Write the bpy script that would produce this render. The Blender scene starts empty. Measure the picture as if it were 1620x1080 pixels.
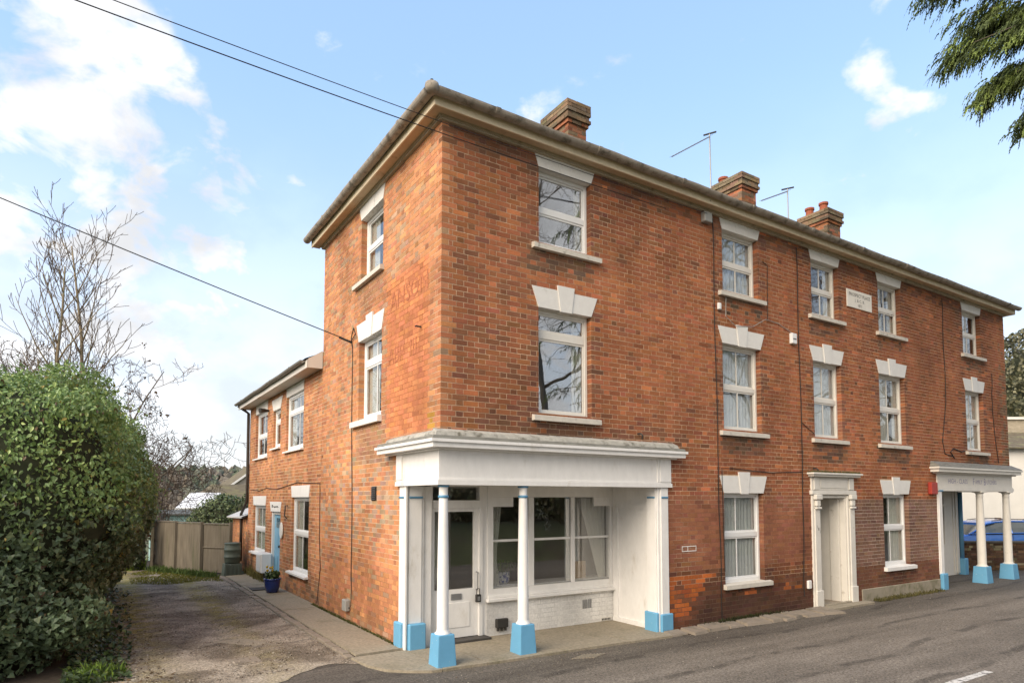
import bpy, math, random
import numpy as np
from mathutils import Vector, noise as mnoise

R = math.radians
random.seed(7)
rng = np.random.default_rng(7)
scene = bpy.context.scene
COL = scene.collection

# ------------------------------------------------------------------ camera
CAM = np.array([-3.796, -7.679, 2.2])
YAW, PITCH, FPX, PPY = R(32.67), R(3.341), 1021.5, 727.8
cam_d = bpy.data.cameras.new('camera')
cam = bpy.data.objects.new('camera', cam_d)
COL.objects.link(cam)
cam.location = CAM
cam.rotation_euler = (R(90) + PITCH, 0, -YAW)
cam_d.sensor_width = 36.0
cam_d.lens = FPX / 1620 * 36
cam_d.shift_y = (PPY - 540) / 1620
cam_d.clip_start = 0.05
cam_d.clip_end = 3000
scene.camera = cam
_f = np.array([math.sin(YAW) * math.cos(PITCH), math.cos(YAW) * math.cos(PITCH), math.sin(PITCH)])
_r = np.array([math.cos(YAW), -math.sin(YAW), 0])
_u = np.cross(_r, _f)


def proj(p):
    d = np.asarray(p) - CAM
    z = d @ _f
    return np.stack([810 + FPX * (d @ _r) / z, PPY - FPX * (d @ _u) / z], -1), z


# ------------------------------------------------------------------ sky, sun, exposure
SUN_AZ, SUN_EL = R(253), R(34)          # compass-like: direction the light comes from, clockwise from +Y
sun_dir = Vector((math.sin(SUN_AZ) * math.cos(SUN_EL), math.cos(SUN_AZ) * math.cos(SUN_EL), math.sin(SUN_EL)))
world = bpy.data.worlds.new('World')
scene.world = world
world.use_nodes = True
wt = world.node_tree
wt.nodes.clear()


def N(t, typ, **kw):
    n = t.nodes.new(typ)
    for k, v in kw.items():
        if k.startswith('i_'):
            key = k[2:]
            key = int(key) if key.isdigit() else key.replace('_', ' ')
            n.inputs[key].default_value = v
        else:
            setattr(n, k, v)
    return n


def L(t, a, b):
    t.links.new(a, b)


def math_n(t, op, a, b=None, clamp=False):
    n = N(t, 'ShaderNodeMath', operation=op, use_clamp=clamp)
    for i, v in enumerate((a, b)):
        if v is None:
            continue
        if isinstance(v, (int, float)):
            n.inputs[i].default_value = v
        else:
            L(t, v, n.inputs[i])
    return n.outputs[0]


def maprange(t, val, a, b, c=0.0, d=1.0, smooth=True):
    n = N(t, 'ShaderNodeMapRange', interpolation_type='SMOOTHSTEP' if smooth else 'LINEAR')
    L(t, val, n.inputs[0])
    for i, v in enumerate((a, b, c, d)):
        n.inputs[i + 1].default_value = v
    return n.outputs[0]


sky = N(wt, 'ShaderNodeTexSky', sky_type='NISHITA', sun_disc=False, sun_elevation=SUN_EL, sun_rotation=SUN_AZ,
        air_density=1.0, dust_density=0.6, ozone_density=1.2, altitude=50)
tc = N(wt, 'ShaderNodeTexCoord')
dirv = tc.outputs['Generated']
sep = N(wt, 'ShaderNodeSeparateXYZ')
L(wt, dirv, sep.inputs[0])
nz = N(wt, 'ShaderNodeTexNoise', noise_dimensions='3D', i_Scale=11.0, i_Detail=10.0, i_Roughness=0.55, i_Distortion=0.25)
mp = N(wt, 'ShaderNodeMapping')
mp.inputs['Scale'].default_value = (1, 1, 1.5)
mp.inputs['Location'].default_value = (3.1, 1.7, 0.4)
L(wt, dirv, mp.inputs[0])
L(wt, mp.outputs[0], nz.inputs['Vector'])
nz2 = N(wt, 'ShaderNodeTexNoise', noise_dimensions='3D', i_Scale=1.7, i_Detail=3.0, i_Roughness=0.5)
L(wt, mp.outputs[0], nz2.inputs['Vector'])


def blob(px, py, rad, amp):
    d = _f + _r * ((px - 810) / FPX) + _u * ((PPY - py) / FPX)
    d = d / np.linalg.norm(d)
    n = N(wt, 'ShaderNodeVectorMath', operation='DOT_PRODUCT')
    L(wt, dirv, n.inputs[0])
    n.inputs[1].default_value = tuple(d)
    a = rad / FPX
    return maprange(wt, n.outputs['Value'], math.cos(a), 1.0, 0.0, amp)


blobs = [(110, 90, 120, .75), (150, 170, 150, .55), (225, 110, 95, .5), (300, 215, 80, .45), (225, 240, 110, .35), (0, 200, 150, .7), (20, 330, 170, .7), (120, 300, 110, .35),
         (320, 350, 75, .5), (240, 400, 150, .4), (1372, 106, 42, .44), (1412, 186, 46, .42), (1460, 190, 40, .42), (300, 290, 42, .4), (420, 545, 200, .22), (90, 480, 260, .55), (400, 300, 40, .25)]
acc = None
for b in blobs:
    v = blob(*b)
    acc = v if acc is None else math_n(wt, 'ADD', acc, v)
acc = math_n(wt, 'MINIMUM', acc, 0.52)
# broken cumulus cover over the side of the sky behind the photographer, as the window panes mirror it
bk = N(wt, 'ShaderNodeVectorMath', operation='DOT_PRODUCT')
L(wt, dirv, bk.inputs[0])
bk.inputs[1].default_value = (-0.45, -0.89, 0.0)
acc = math_n(wt, 'MAXIMUM', acc, maprange(wt, bk.outputs['Value'], 0.05, 0.6, 0.0, 0.95))
nmix = math_n(wt, 'ADD', math_n(wt, 'MULTIPLY', math_n(wt, 'SUBTRACT', nz.outputs['Fac'], 0.5), 2.3), math_n(wt, 'MULTIPLY', math_n(wt, 'SUBTRACT', nz2.outputs['Fac'], 0.5), 0.35))
dens = maprange(wt, math_n(wt, 'ADD', acc, nmix), 0.27, 0.76)
veil = maprange(wt, sep.outputs[2], 0.56, 0.04, 0.0, 0.86)       # thin high haze near the horizon
fac = math_n(wt, 'MAXIMUM', math_n(wt, 'MULTIPLY', dens, 0.96), veil)
nz4 = N(wt, 'ShaderNodeTexNoise', noise_dimensions='3D', i_Scale=6.0, i_Detail=6.0, i_Roughness=0.55)
L(wt, mp.outputs[0], nz4.inputs['Vector'])
shade = maprange(wt, nz4.outputs['Fac'], 0.34, 0.60, 0.74, 1.0)
cc = N(wt, 'ShaderNodeCombineXYZ')
ccs = N(wt, 'ShaderNodeVectorMath', operation='SCALE')
ccs.inputs[0].default_value = (3.3, 3.3, 3.35)
L(wt, shade, ccs.inputs['Scale'])
mixs = N(wt, 'ShaderNodeMix', data_type='RGBA')
L(wt, fac, mixs.inputs[0])
skc = N(wt, 'ShaderNodeMix', data_type='RGBA', i_0=0.42)
L(wt, sky.outputs[0], skc.inputs[6])
skc.inputs[7].default_value = (1.70, 2.55, 3.75, 1)
L(wt, skc.outputs[2], mixs.inputs[6])
L(wt, ccs.outputs[0], mixs.inputs[7])
bg = N(wt, 'ShaderNodeBackground', i_Strength=0.15)
L(wt, mixs.outputs[2], bg.inputs[0])
wo = N(wt, 'ShaderNodeOutputWorld')
L(wt, bg.outputs[0], wo.inputs[0])

sd = bpy.data.lights.new('sun', 'SUN')
sd.energy = 2.25
sd.angle = R(50)
sd.color = (1.0, 0.85, 0.67)
sun = bpy.data.objects.new('sun', sd)
COL.objects.link(sun)
sun.rotation_euler = sun_dir.to_track_quat('Z', 'Y').to_euler()
sun.location = (-20, -10, 30)

scene.view_settings.view_transform = 'Standard'
scene.view_settings.look = 'None'
scene.view_settings.exposure = 1.22
scene.view_settings.gamma = 1.0
scene.cycles.use_denoising = True
scene.cycles.use_adaptive_sampling = True
scene.cycles.adaptive_threshold = 0.015
scene.cycles.max_bounces = 7
scene.cycles.transparent_max_bounces = 12
scene.cycles.caustics_reflective = False
scene.cycles.caustics_refractive = False


# ------------------------------------------------------------------ materials
def s2l(r, g, b):
    f = lambda c: (c / 255 / 12.92) if c / 255 <= 0.04045 else ((c / 255 + 0.055) / 1.055) ** 2.4
    return (f(r), f(g), f(b))


MATS = {}


def mat(name, col=(0.5, 0.5, 0.5), rough=0.7, var=0.15, scale=6.0, bump=0.1, bscale=None, metallic=0.0, spec=0.4, attr=None,
        col2=None, thr=(0.5, 0.7), scale2=2.0, stretch=(1, 1, 1), transl=0.0, coat=0.0, big=None):
    m = bpy.data.materials.new(name)
    m.use_nodes = True
    t = m.node_tree
    t.nodes.clear()
    out = N(t, 'ShaderNodeOutputMaterial')
    p = N(t, 'ShaderNodeBsdfPrincipled', i_Roughness=rough, i_Metallic=metallic)
    p.inputs['Specular IOR Level'].default_value = spec
    p.inputs['Coat Weight'].default_value = coat
    geo = N(t, 'ShaderNodeNewGeometry')
    mpn = N(t, 'ShaderNodeMapping')
    mpn.inputs['Scale'].default_value = stretch
    L(t, geo.outputs['Position'], mpn.inputs[0])
    n1 = N(t, 'ShaderNodeTexNoise', i_Scale=scale, i_Detail=5.0, i_Roughness=0.6)
    L(t, mpn.outputs[0], n1.inputs['Vector'])
    fac1 = maprange(t, n1.outputs['Fac'], 0.25, 0.75, 1 - var, 1 + var, smooth=False)
    if attr:
        a = N(t, 'ShaderNodeAttribute', attribute_name=attr)
        base = a.outputs['Color']
    else:
        c = N(t, 'ShaderNodeRGB')
        c.outputs[0].default_value = (*col, 1)
        base = c.outputs[0]
    if col2 is not None:
        n2 = N(t, 'ShaderNodeTexNoise', i_Scale=scale2, i_Detail=6.0, i_Roughness=0.62)
        L(t, mpn.outputs[0], n2.inputs['Vector'])
        mx = N(t, 'ShaderNodeMix', data_type='RGBA')
        L(t, maprange(t, n2.outputs['Fac'], thr[0], thr[1]), mx.inputs[0])
        L(t, base, mx.inputs[6])
        mx.inputs[7].default_value = (*col2, 1)
        base = mx.outputs[2]
    if big:
        nbg = N(t, 'ShaderNodeTexNoise', i_Scale=big[0], i_Detail=7.0, i_Roughness=0.62, i_Distortion=0.4)
        mpb = N(t, 'ShaderNodeMapping')
        mpb.inputs['Scale'].default_value = (1, 1, .55)
        L(t, geo.outputs['Position'], mpb.inputs[0])
        L(t, mpb.outputs[0], nbg.inputs['Vector'])
        fac1 = math_n(t, 'MULTIPLY', fac1, maprange(t, nbg.outputs['Fac'], 0.32, 0.66, 1 - big[1], 1 + big[1] * .6, smooth=False))
    vm = N(t, 'ShaderNodeVectorMath', operation='SCALE')
    L(t, base, vm.inputs[0])
    L(t, fac1, vm.inputs['Scale'])
    L(t, vm.outputs[0], p.inputs['Base Color'])
    if bump:
        nb = N(t, 'ShaderNodeTexNoise', i_Scale=bscale or scale * 6, i_Detail=4.0, i_Roughness=0.65)
        L(t, mpn.outputs[0], nb.inputs['Vector'])
        bn = N(t, 'ShaderNodeBump', i_Strength=bump, i_Distance=0.01)
        L(t, nb.outputs['Fac'], bn.inputs['Height'])
        L(t, bn.outputs[0], p.inputs['Normal'])
    if transl:
        tr = N(t, 'ShaderNodeBsdfTranslucent')
        L(t, vm.outputs[0], tr.inputs[0])
        ms = N(t, 'ShaderNodeMixShader', i_0=transl)
        L(t, p.outputs[0], ms.inputs[1])
        L(t, tr.outputs[0], ms.inputs[2])
        L(t, ms.outputs[0], out.inputs[0])
    else:
        L(t, p.outputs[0], out.inputs[0])
    MATS[name] = m
    return m


def glass_mat(name, ior=1.6, tint=(0.975, 0.985, 0.98), wav=0.03):
    m = bpy.data.materials.new(name)
    m.use_nodes = True
    t = m.node_tree
    t.nodes.clear()
    out = N(t, 'ShaderNodeOutputMaterial')
    lwt = N(t, 'ShaderNodeLayerWeight', i_Blend=0.5)
    f0 = ((ior - 1) / (ior + 1)) ** 2
    frv = math_n(t, 'ADD', math_n(t, 'MULTIPLY', math_n(t, 'POWER', lwt.outputs['Facing'], 5.0), 1 - f0), f0)
    tr = N(t, 'ShaderNodeBsdfTransparent')
    tr.inputs[0].default_value = (*tint, 1)
    gl = N(t, 'ShaderNodeBsdfGlossy', i_Roughness=0.01)
    geo = N(t, 'ShaderNodeNewGeometry')
    nb = N(t, 'ShaderNodeTexNoise', i_Scale=2.2, i_Detail=1.0)
    L(t, geo.outputs['Position'], nb.inputs['Vector'])
    bn = N(t, 'ShaderNodeBump', i_Strength=wav, i_Distance=0.05)
    L(t, nb.outputs['Fac'], bn.inputs['Height'])
    L(t, bn.outputs[0], gl.inputs['Normal'])
    ms = N(t, 'ShaderNodeMixShader')
    L(t, frv, ms.inputs[0])
    L(t, tr.outputs[0], ms.inputs[1])
    L(t, gl.outputs[0], ms.inputs[2])
    L(t, ms.outputs[0], out.inputs[0])
    MATS[name] = m
    return m


M_brick = mat('brick', attr='col', big=(.9, .32), var=0.16, scale=38, rough=0.9, bump=0.35, bscale=160, spec=0.15)
M_mortar = mat('mortar', attr='col', big=(1.1, .3), var=0.2, scale=22, rough=0.95, bump=0.4, bscale=130, spec=0.1)
M_white = mat('white_paint', (0.81, 0.795, 0.77), 0.5, 0.06, 9, 0.14, 30, col2=(0.60, 0.56, 0.49), thr=(0.56, 0.84), scale2=4.0, stretch=(1, 1, .45))
M_white_old = mat('weathered_white_paint', (0.70, 0.67, 0.61), 0.6, 0.06, 5, 0.15, 60, col2=(0.36, 0.32, 0.26), thr=(0.60, 0.82), scale2=5.0)
M_white_stone = mat('painted_stone', (0.74, 0.72, 0.68), 0.6, 0.05, 7, 0.12, 70, col2=(0.50, 0.47, 0.42), thr=(0.60, 0.82), scale2=6.0)
M_stone_sill = mat('weathered_stone', (0.60, 0.56, 0.49), 0.75, 0.1, 9, 0.2, 70, col2=(0.22, 0.20, 0.17), thr=(0.58, 0.78), scale2=8.0)
M_upvc = mat('white_window_frame', (0.80, 0.80, 0.79), 0.35, 0.02, 4, 0.0)
M_upvc_cream = mat('cream_window_frame', (0.72, 0.69, 0.63), 0.4, 0.04, 6, 0.03, 40)
M_blue = mat('sky_blue_paint', s2l(104, 164, 200), 0.5, 0.05, 6, 0.2, 50, col2=s2l(176, 196, 204), thr=(0.66, 0.70), scale2=16)
M_blue_band = mat('blue_band_paint', s2l(92, 140, 172), 0.5, 0.05, 6, 0.1)
M_blue_door = mat('pale_blue_door_paint', s2l(126, 176, 206), 0.45, 0.04, 5, 0.05)
M_soffit = mat('old_cream_soffit', (0.56, 0.43, 0.28), 0.75, 0.14, 4, 0.15, 50, col2=(0.22, 0.16, 0.10), thr=(0.58, 0.78), scale2=5)
M_fascia_cream = mat('flaking_cream_fascia', (0.76, 0.64, 0.46), 0.7, 0.1, 6, 0.2, 60, col2=(0.14, 0.10, 0.07), thr=(0.66, 0.74), scale2=5)
M_gutter = mat('mossy_iron_gutter', (0.34, 0.30, 0.25), 0.75, 0.2, 8, 0.25, 50, col2=(0.13, 0.115, 0.09), thr=(0.48, 0.68), scale2=6)
M_lead = mat('grey_lead', (0.20, 0.195, 0.17), 0.75, 0.35, 14, 0.5, 30, col2=(0.10, 0.095, 0.07), thr=(0.50, 0.75), scale2=11, stretch=(.45, .45, 3))
M_slate = mat('slate', (0.11, 0.105, 0.10), 0.7, 0.25, 6, 0.3, 20)
M_black = mat('black_plastic', (0.02, 0.02, 0.02), 0.5, 0.1, 5, 0.0)
M_cable = mat('black_cable', (0.025, 0.022, 0.02), 0.6, 0.1, 5, 0.0)
M_pipe = mat('brown_downpipe', (0.05, 0.042, 0.035), 0.5, 0.15, 6, 0.05)
M_grey_pl = mat('grey_plastic', (0.33, 0.33, 0.31), 0.5, 0.05, 5, 0.03)
M_metal = mat('galvanised_metal', (0.30, 0.30, 0.30), 0.45, 0.1, 9, 0.05, metallic=0.6)
M_dark = mat('dark_iron', (0.035, 0.033, 0.03), 0.6, 0.15, 9, 0.05)
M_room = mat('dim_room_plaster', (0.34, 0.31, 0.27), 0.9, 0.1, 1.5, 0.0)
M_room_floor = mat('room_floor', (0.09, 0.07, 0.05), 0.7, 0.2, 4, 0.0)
M_curtain = mat('pale_curtain', (0.84, 0.83, 0.76), 0.9, 0.06, 8, 0.0, transl=0.3)
M_net = mat('grey_net_curtain', (0.74, 0.77, 0.77), 0.9, 0.06, 9, 0.0, transl=0.3)
M_terracotta = mat('terracotta', s2l(150, 84, 60), 0.85, 0.15, 9, 0.1, col2=(0.12, 0.07, 0.05), thr=(0.6, 0.8), scale2=7)
M_glass = glass_mat('window_glass', 2.1)
M_glass_refl = glass_mat('reflective_window_glass', 3.2)
M_glass_shop = glass_mat('shop_window_glass', 2.3, (0.985, 0.99, 0.985), 0.02)
M_text_dark = mat('dark_lettering', (0.06, 0.055, 0.05), 0.8, 0.2, 20, 0.0)
M_text_purple = mat('faded_purple_lettering', (0.30, 0.28, 0.40), 0.7, 0.2, 30, 0.0)
M_ghost = mat('ghost_sign_paint', (0.43, 0.15, 0.07), 0.95, 0.35, 30, 0.2)
M_red = mat('red_box_plastic', (0.36, 0.045, 0.03), 0.5, 0.05, 6, 0.0)
M_pot_blue = mat('glazed_blue_pot', (0.012, 0.03, 0.16), 0.15, 0.2, 8, 0.0, coat=0.5)
M_fence = mat('weathered_fence_wood', (0.165, 0.14, 0.105), 0.85, 0.3, 5, 0.3, 30, stretch=(3, 3, 0.35), col2=(0.10, 0.10, 0.055), thr=(0.5, 0.75), scale2=1.2)
M_butt = mat('green_grey_water_butt', (0.085, 0.105, 0.085), 0.55, 0.1, 6, 0.03)
M_bark = mat('bark', (0.13, 0.11, 0.085), 0.9, 0.25, 9, 0.3, 40)
M_bark_pale = mat('pale_ash_bark', (0.23, 0.185, 0.12), 0.9, 0.2, 9, 0.2, 40, col2=(0.16, 0.17, 0.08), thr=(0.5, 0.75), scale2=3)
M_twig = mat('dark_twigs', (0.095, 0.065, 0.045), 0.9, 0.2, 9, 0.0)
M_leaf = mat('ivy_leaf', attr='col', var=0.18, scale=25, rough=0.38, bump=0.0, spec=0.45, transl=0.25)
M_needle = mat('conifer_spray', attr='col', var=0.2, scale=12, rough=0.7, bump=0.0, spec=0.2, transl=0.25)
M_dryleaf = mat('dry_leaf', attr='col', var=0.2, scale=20, rough=0.85, bump=0.0, spec=0.15, transl=0.15)
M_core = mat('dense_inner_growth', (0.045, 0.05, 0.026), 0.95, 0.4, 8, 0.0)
M_grass = mat('grass_blades', attr='col', var=0.2, scale=5, rough=0.7, bump=0.0, spec=0.2, transl=0.2)
M_slab = mat('concrete_slab', (0.29, 0.25, 0.185), 0.85, 0.3, 24, 0.25, 90, col2=(0.19, 0.17, 0.11), thr=(0.50, 0.78), scale2=1.8)
M_kerb = mat('kerb_sett', (0.25, 0.21, 0.165), 0.85, 0.2, 5, 0.3, 70, col2=(0.13, 0.115, 0.085), thr=(0.5, 0.75), scale2=4)
M_line = mat('worn_road_paint', (0.62, 0.60, 0.56), 0.75, 0.1, 8, 0.1, col2=(0.14, 0.13, 0.12), thr=(0.5, 0.6), scale2=9)
M_render = mat('white_render', (0.78, 0.76, 0.71), 0.8, 0.05, 2, 0.15, 30, col2=(0.60, 0.50, 0.33), thr=(0.62, 0.80), scale2=0.8)
M_roof_lichen = mat('lichen_roof_tile', (0.14, 0.115, 0.08), 0.85, 0.25, 5, 0.2, col2=(0.21, 0.20, 0.11), thr=(0.45, 0.7), scale2=3)
M_roof_brown = mat('brown_roof_tile', (0.13, 0.105, 0.065), 0.85, 0.2, 3, 0.2, col2=(0.17, 0.15, 0.07), thr=(0.45, 0.7), scale2=1)
M_shed = mat('turquoise_shed_paint', (0.26, 0.40, 0.38), 0.7, 0.1, 4, 0.05)
M_car = mat('metallic_blue_car_paint', (0.05, 0.19, 0.62), 0.25, 0.03, 3, 0.0, coat=0.8, metallic=0.25)
M_tyre = mat('tyre_rubber', (0.02, 0.02, 0.02), 0.8, 0.1, 9, 0.0)
M_pine = mat('pine_board', (0.40, 0.27, 0.15), 0.7, 0.15, 6, 0.05, stretch=(4, 4, 0.4))
M_china = mat('patterned_china', (0.70, 0.72, 0.75), 0.25, 0.05, 6, 0.0, col2=(0.08, 0.12, 0.35), thr=(0.5, 0.58), scale2=22)
M_tilefloor = mat('mosaic_tile_floor', (0.33, 0.28, 0.22), 0.7, 0.4, 40, 0.1)


def rod_mat():
    # asphalt road: streaks of wear along its length
    m = bpy.data.materials.new('asphalt')
    m.use_nodes = True
    t = m.node_tree
    t.nodes.clear()
    out = N(t, 'ShaderNodeOutputMaterial')
    p = N(t, 'ShaderNodeBsdfPrincipled', i_Roughness=0.88)
    p.inputs['Specular IOR Level'].default_value = 0.25
    geo = N(t, 'ShaderNodeNewGeometry')
    mpn = N(t, 'ShaderNodeMapping')
    mpn.inputs['Scale'].default_value = (0.16, 1.5, 1)
    mpn.inputs['Rotation'].default_value = (0, 0, R(-3))
    L(t, geo.outputs['Position'], mpn.inputs[0])
    n1 = N(t, 'ShaderNodeTexNoise', i_Scale=1.3, i_Detail=6.0, i_Roughness=0.62, i_Distortion=0.5)
    L(t, mpn.outputs[0], n1.inputs['Vector'])
    n3 = N(t, 'ShaderNodeTexNoise', i_Scale=1.1, i_Detail=7.0, i_Roughness=0.65)
    L(t, geo.outputs['Position'], n3.inputs['Vector'])
    n2 = N(t, 'ShaderNodeTexNoise', i_Scale=34, i_Detail=4.0, i_Roughness=0.8)
    L(t, geo.outputs['Position'], n2.inputs['Vector'])
    rp = N(t, 'ShaderNodeValToRGB')
    e = rp.color_ramp.elements
    e[0].position = 0.30
    e[0].color = (0.100, 0.086, 0.070, 1)
    e[1].position = 0.70
    e[1].color = (0.235, 0.205, 0.17, 1)
    mixv = math_n(t, 'ADD', math_n(t, 'MULTIPLY', n1.outputs['Fac'], 0.7), math_n(t, 'MULTIPLY', n3.outputs['Fac'], 0.3))
    L(t, mixv, rp.inputs[0])
    # longitudinal seams / tar lines
    mpw = N(t, 'ShaderNodeMapping')
    mpw.inputs['Rotation'].default_value = (0, 0, R(-2.0))
    L(t, geo.outputs['Position'], mpw.inputs[0])
    wv = N(t, 'ShaderNodeTexWave', bands_direction='Y', i_Scale=0.33, i_Distortion=3.4, i_Detail=4.0)
    wv.inputs['Detail Scale'].default_value = 0.7
    L(t, mpw.outputs[0], wv.inputs['Vector'])
    seam0 = maprange(t, wv.outputs['Fac'], 0.0, 0.08, 0.55, 1.0)
    sm_ = maprange(t, n3.outputs['Fac'], 0.44, 0.58, 0.0, 1.0)
    seam = math_n(t, 'SUBTRACT', 1.0, math_n(t, 'MULTIPLY', math_n(t, 'SUBTRACT', 1.0, seam0), sm_))
    grit = maprange(t, n2.outputs['Fac'], 0.36, 0.64, 0.5, 1.55, smooth=False)
    # dirt gathered in the channel by the house
    sp = N(t, 'ShaderNodeSeparateXYZ')
    L(t, geo.outputs['Position'], sp.inputs[0])
    yy = math_n(t, 'ADD', sp.outputs[1], math_n(t, 'MULTIPLY', n3.outputs['Fac'], 1.1))
    ch = maprange(t, yy, -1.0, -0.15, 1.0, 0.62)
    k = math_n(t, 'MULTIPLY', math_n(t, 'MULTIPLY', seam, grit), ch)
    vm = N(t, 'ShaderNodeVectorMath', operation='SCALE')
    L(t, rp.outputs[0], vm.inputs[0])
    L(t, k, vm.inputs['Scale'])
    L(t, vm.outputs[0], p.inputs['Base Color'])
    bn = N(t, 'ShaderNodeBump', i_Strength=0.5, i_Distance=0.008)
    L(t, n2.outputs['Fac'], bn.inputs['Height'])
    L(t, bn.outputs[0], p.inputs['Normal'])
    L(t, p.outputs[0], out.inputs[0])
    return m


def drive_mat():
    m = bpy.data.materials.new('old_tarmac_drive')
    m.use_nodes = True
    t = m.node_tree
    t.nodes.clear()
    out = N(t, 'ShaderNodeOutputMaterial')
    p = N(t, 'ShaderNodeBsdfPrincipled', i_Roughness=0.92)
    p.inputs['Specular IOR Level'].default_value = 0.2
    geo = N(t, 'ShaderNodeNewGeometry')
    sp = N(t, 'ShaderNodeSeparateXYZ')
    L(t, geo.outputs['Position'], sp.inputs[0])
    n1 = N(t, 'ShaderNodeTexNoise', i_Scale=0.9, i_Detail=8.0, i_Roughness=0.62, i_Distortion=0.4)
    L(t, geo.outputs['Position'], n1.inputs['Vector'])
    n2 = N(t, 'ShaderNodeTexNoise', i_Scale=34, i_Detail=4.0, i_Roughness=0.8)
    L(t, geo.outputs['Position'], n2.inputs['Vector'])
    n4 = N(t, 'ShaderNodeTexNoise', i_Scale=3.2, i_Detail=6.0, i_Roughness=0.7)
    L(t, geo.outputs['Position'], n4.inputs['Vector'])
    rp = N(t, 'ShaderNodeValToRGB')
    e = rp.color_ramp.elements
    e[0].position = 0.42
    e[0].color = (0.145, 0.120, 0.092, 1)
    e[1].position = 0.58
    e[1].color = (0.34, 0.295, 0.235, 1)
    e2 = rp.color_ramp.elements.new(0.5)
    e2.color = (0.23, 0.195, 0.153, 1)
    L(t, n1.outputs['Fac'], rp.inputs[0])
    # moss: a strip down the middle and along the hedge side
    def strip(cx, w):
        a = math_n(t, 'ABSOLUTE', math_n(t, 'SUBTRACT', sp.outputs[0], cx))
        return maprange(t, a, 0.0, w, 1.0, 0.0)
    far = maprange(t, sp.outputs[1], 2.0, 7.0, 0.35, 1.0)
    band = math_n(t, 'MAXIMUM', math_n(t, 'MULTIPLY', strip(-1.75, 0.5), 0.8), strip(-3.15, 0.55))
    mf = math_n(t, 'MULTIPLY', math_n(t, 'MULTIPLY', band, far), maprange(t, n4.outputs['Fac'], 0.36, 0.58))
    mx = N(t, 'ShaderNodeMix', data_type='RGBA')
    L(t, math_n(t, 'MULTIPLY', mf, 0.9), mx.inputs[0])
    L(t, rp.outputs[0], mx.inputs[6])
    mx.inputs[7].default_value = (0.26, 0.22, 0.045, 1)
    n5 = N(t, 'ShaderNodeTexNoise', i_Scale=14, i_Detail=5.0, i_Roughness=0.7)
    L(t, geo.outputs['Position'], n5.inputs['Vector'])
    grit = math_n(t, 'MULTIPLY', maprange(t, n2.outputs['Fac'], 0.36, 0.64, 0.42, 1.65, smooth=False), maprange(t, n5.outputs['Fac'], 0.3, 0.7, 0.72, 1.28, smooth=False))
    crack = N(t, 'ShaderNodeTexVoronoi', feature='DISTANCE_TO_EDGE', i_Scale=0.55)
    wob = N(t, 'ShaderNodeVectorMath', operation='ADD')
    L(t, geo.outputs['Position'], wob.inputs[0])
    sc = N(t, 'ShaderNodeVectorMath', operation='SCALE', i_Scale=0.9)
    L(t, n4.outputs['Color'], sc.inputs[0])
    L(t, sc.outputs[0], wob.inputs[1])
    L(t, wob.outputs[0], crack.inputs['Vector'])
    cr = maprange(t, crack.outputs['Distance'], 0.0, 0.018, 0.5, 1.0)
    vm = N(t, 'ShaderNodeVectorMath', operation='SCALE')
    L(t, mx.outputs[2], vm.inputs[0])
    L(t, math_n(t, 'MULTIPLY', grit, cr), vm.inputs['Scale'])
    L(t, vm.outputs[0], p.inputs['Base Color'])
    bn = N(t, 'ShaderNodeBump', i_Strength=0.7, i_Distance=0.012)
    L(t, n2.outputs['Fac'], bn.inputs['Height'])
    L(t, bn.outputs[0], p.inputs['Normal'])
    L(t, p.outputs[0], out.inputs[0])
    return m


M_road = rod_mat()
M_drive = drive_mat()
M_ground = mat('rough_ground', (0.11, 0.12, 0.05), 0.95, 0.3, 1.5, 0.3, 20, col2=(0.10, 0.075, 0.05), thr=(0.45, 0.65), scale2=0.5)
M_soil = mat('leaf_litter_soil', (0.06, 0.045, 0.03), 0.95, 0.4, 14, 0.5, 60)
M_woods = mat('far_woodland', attr='col', var=0.25, scale=0.4, rough=0.95, bump=0.0, spec=0.05)

# ------------------------------------------------------------------ mesh helpers
ORG = {}


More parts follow.
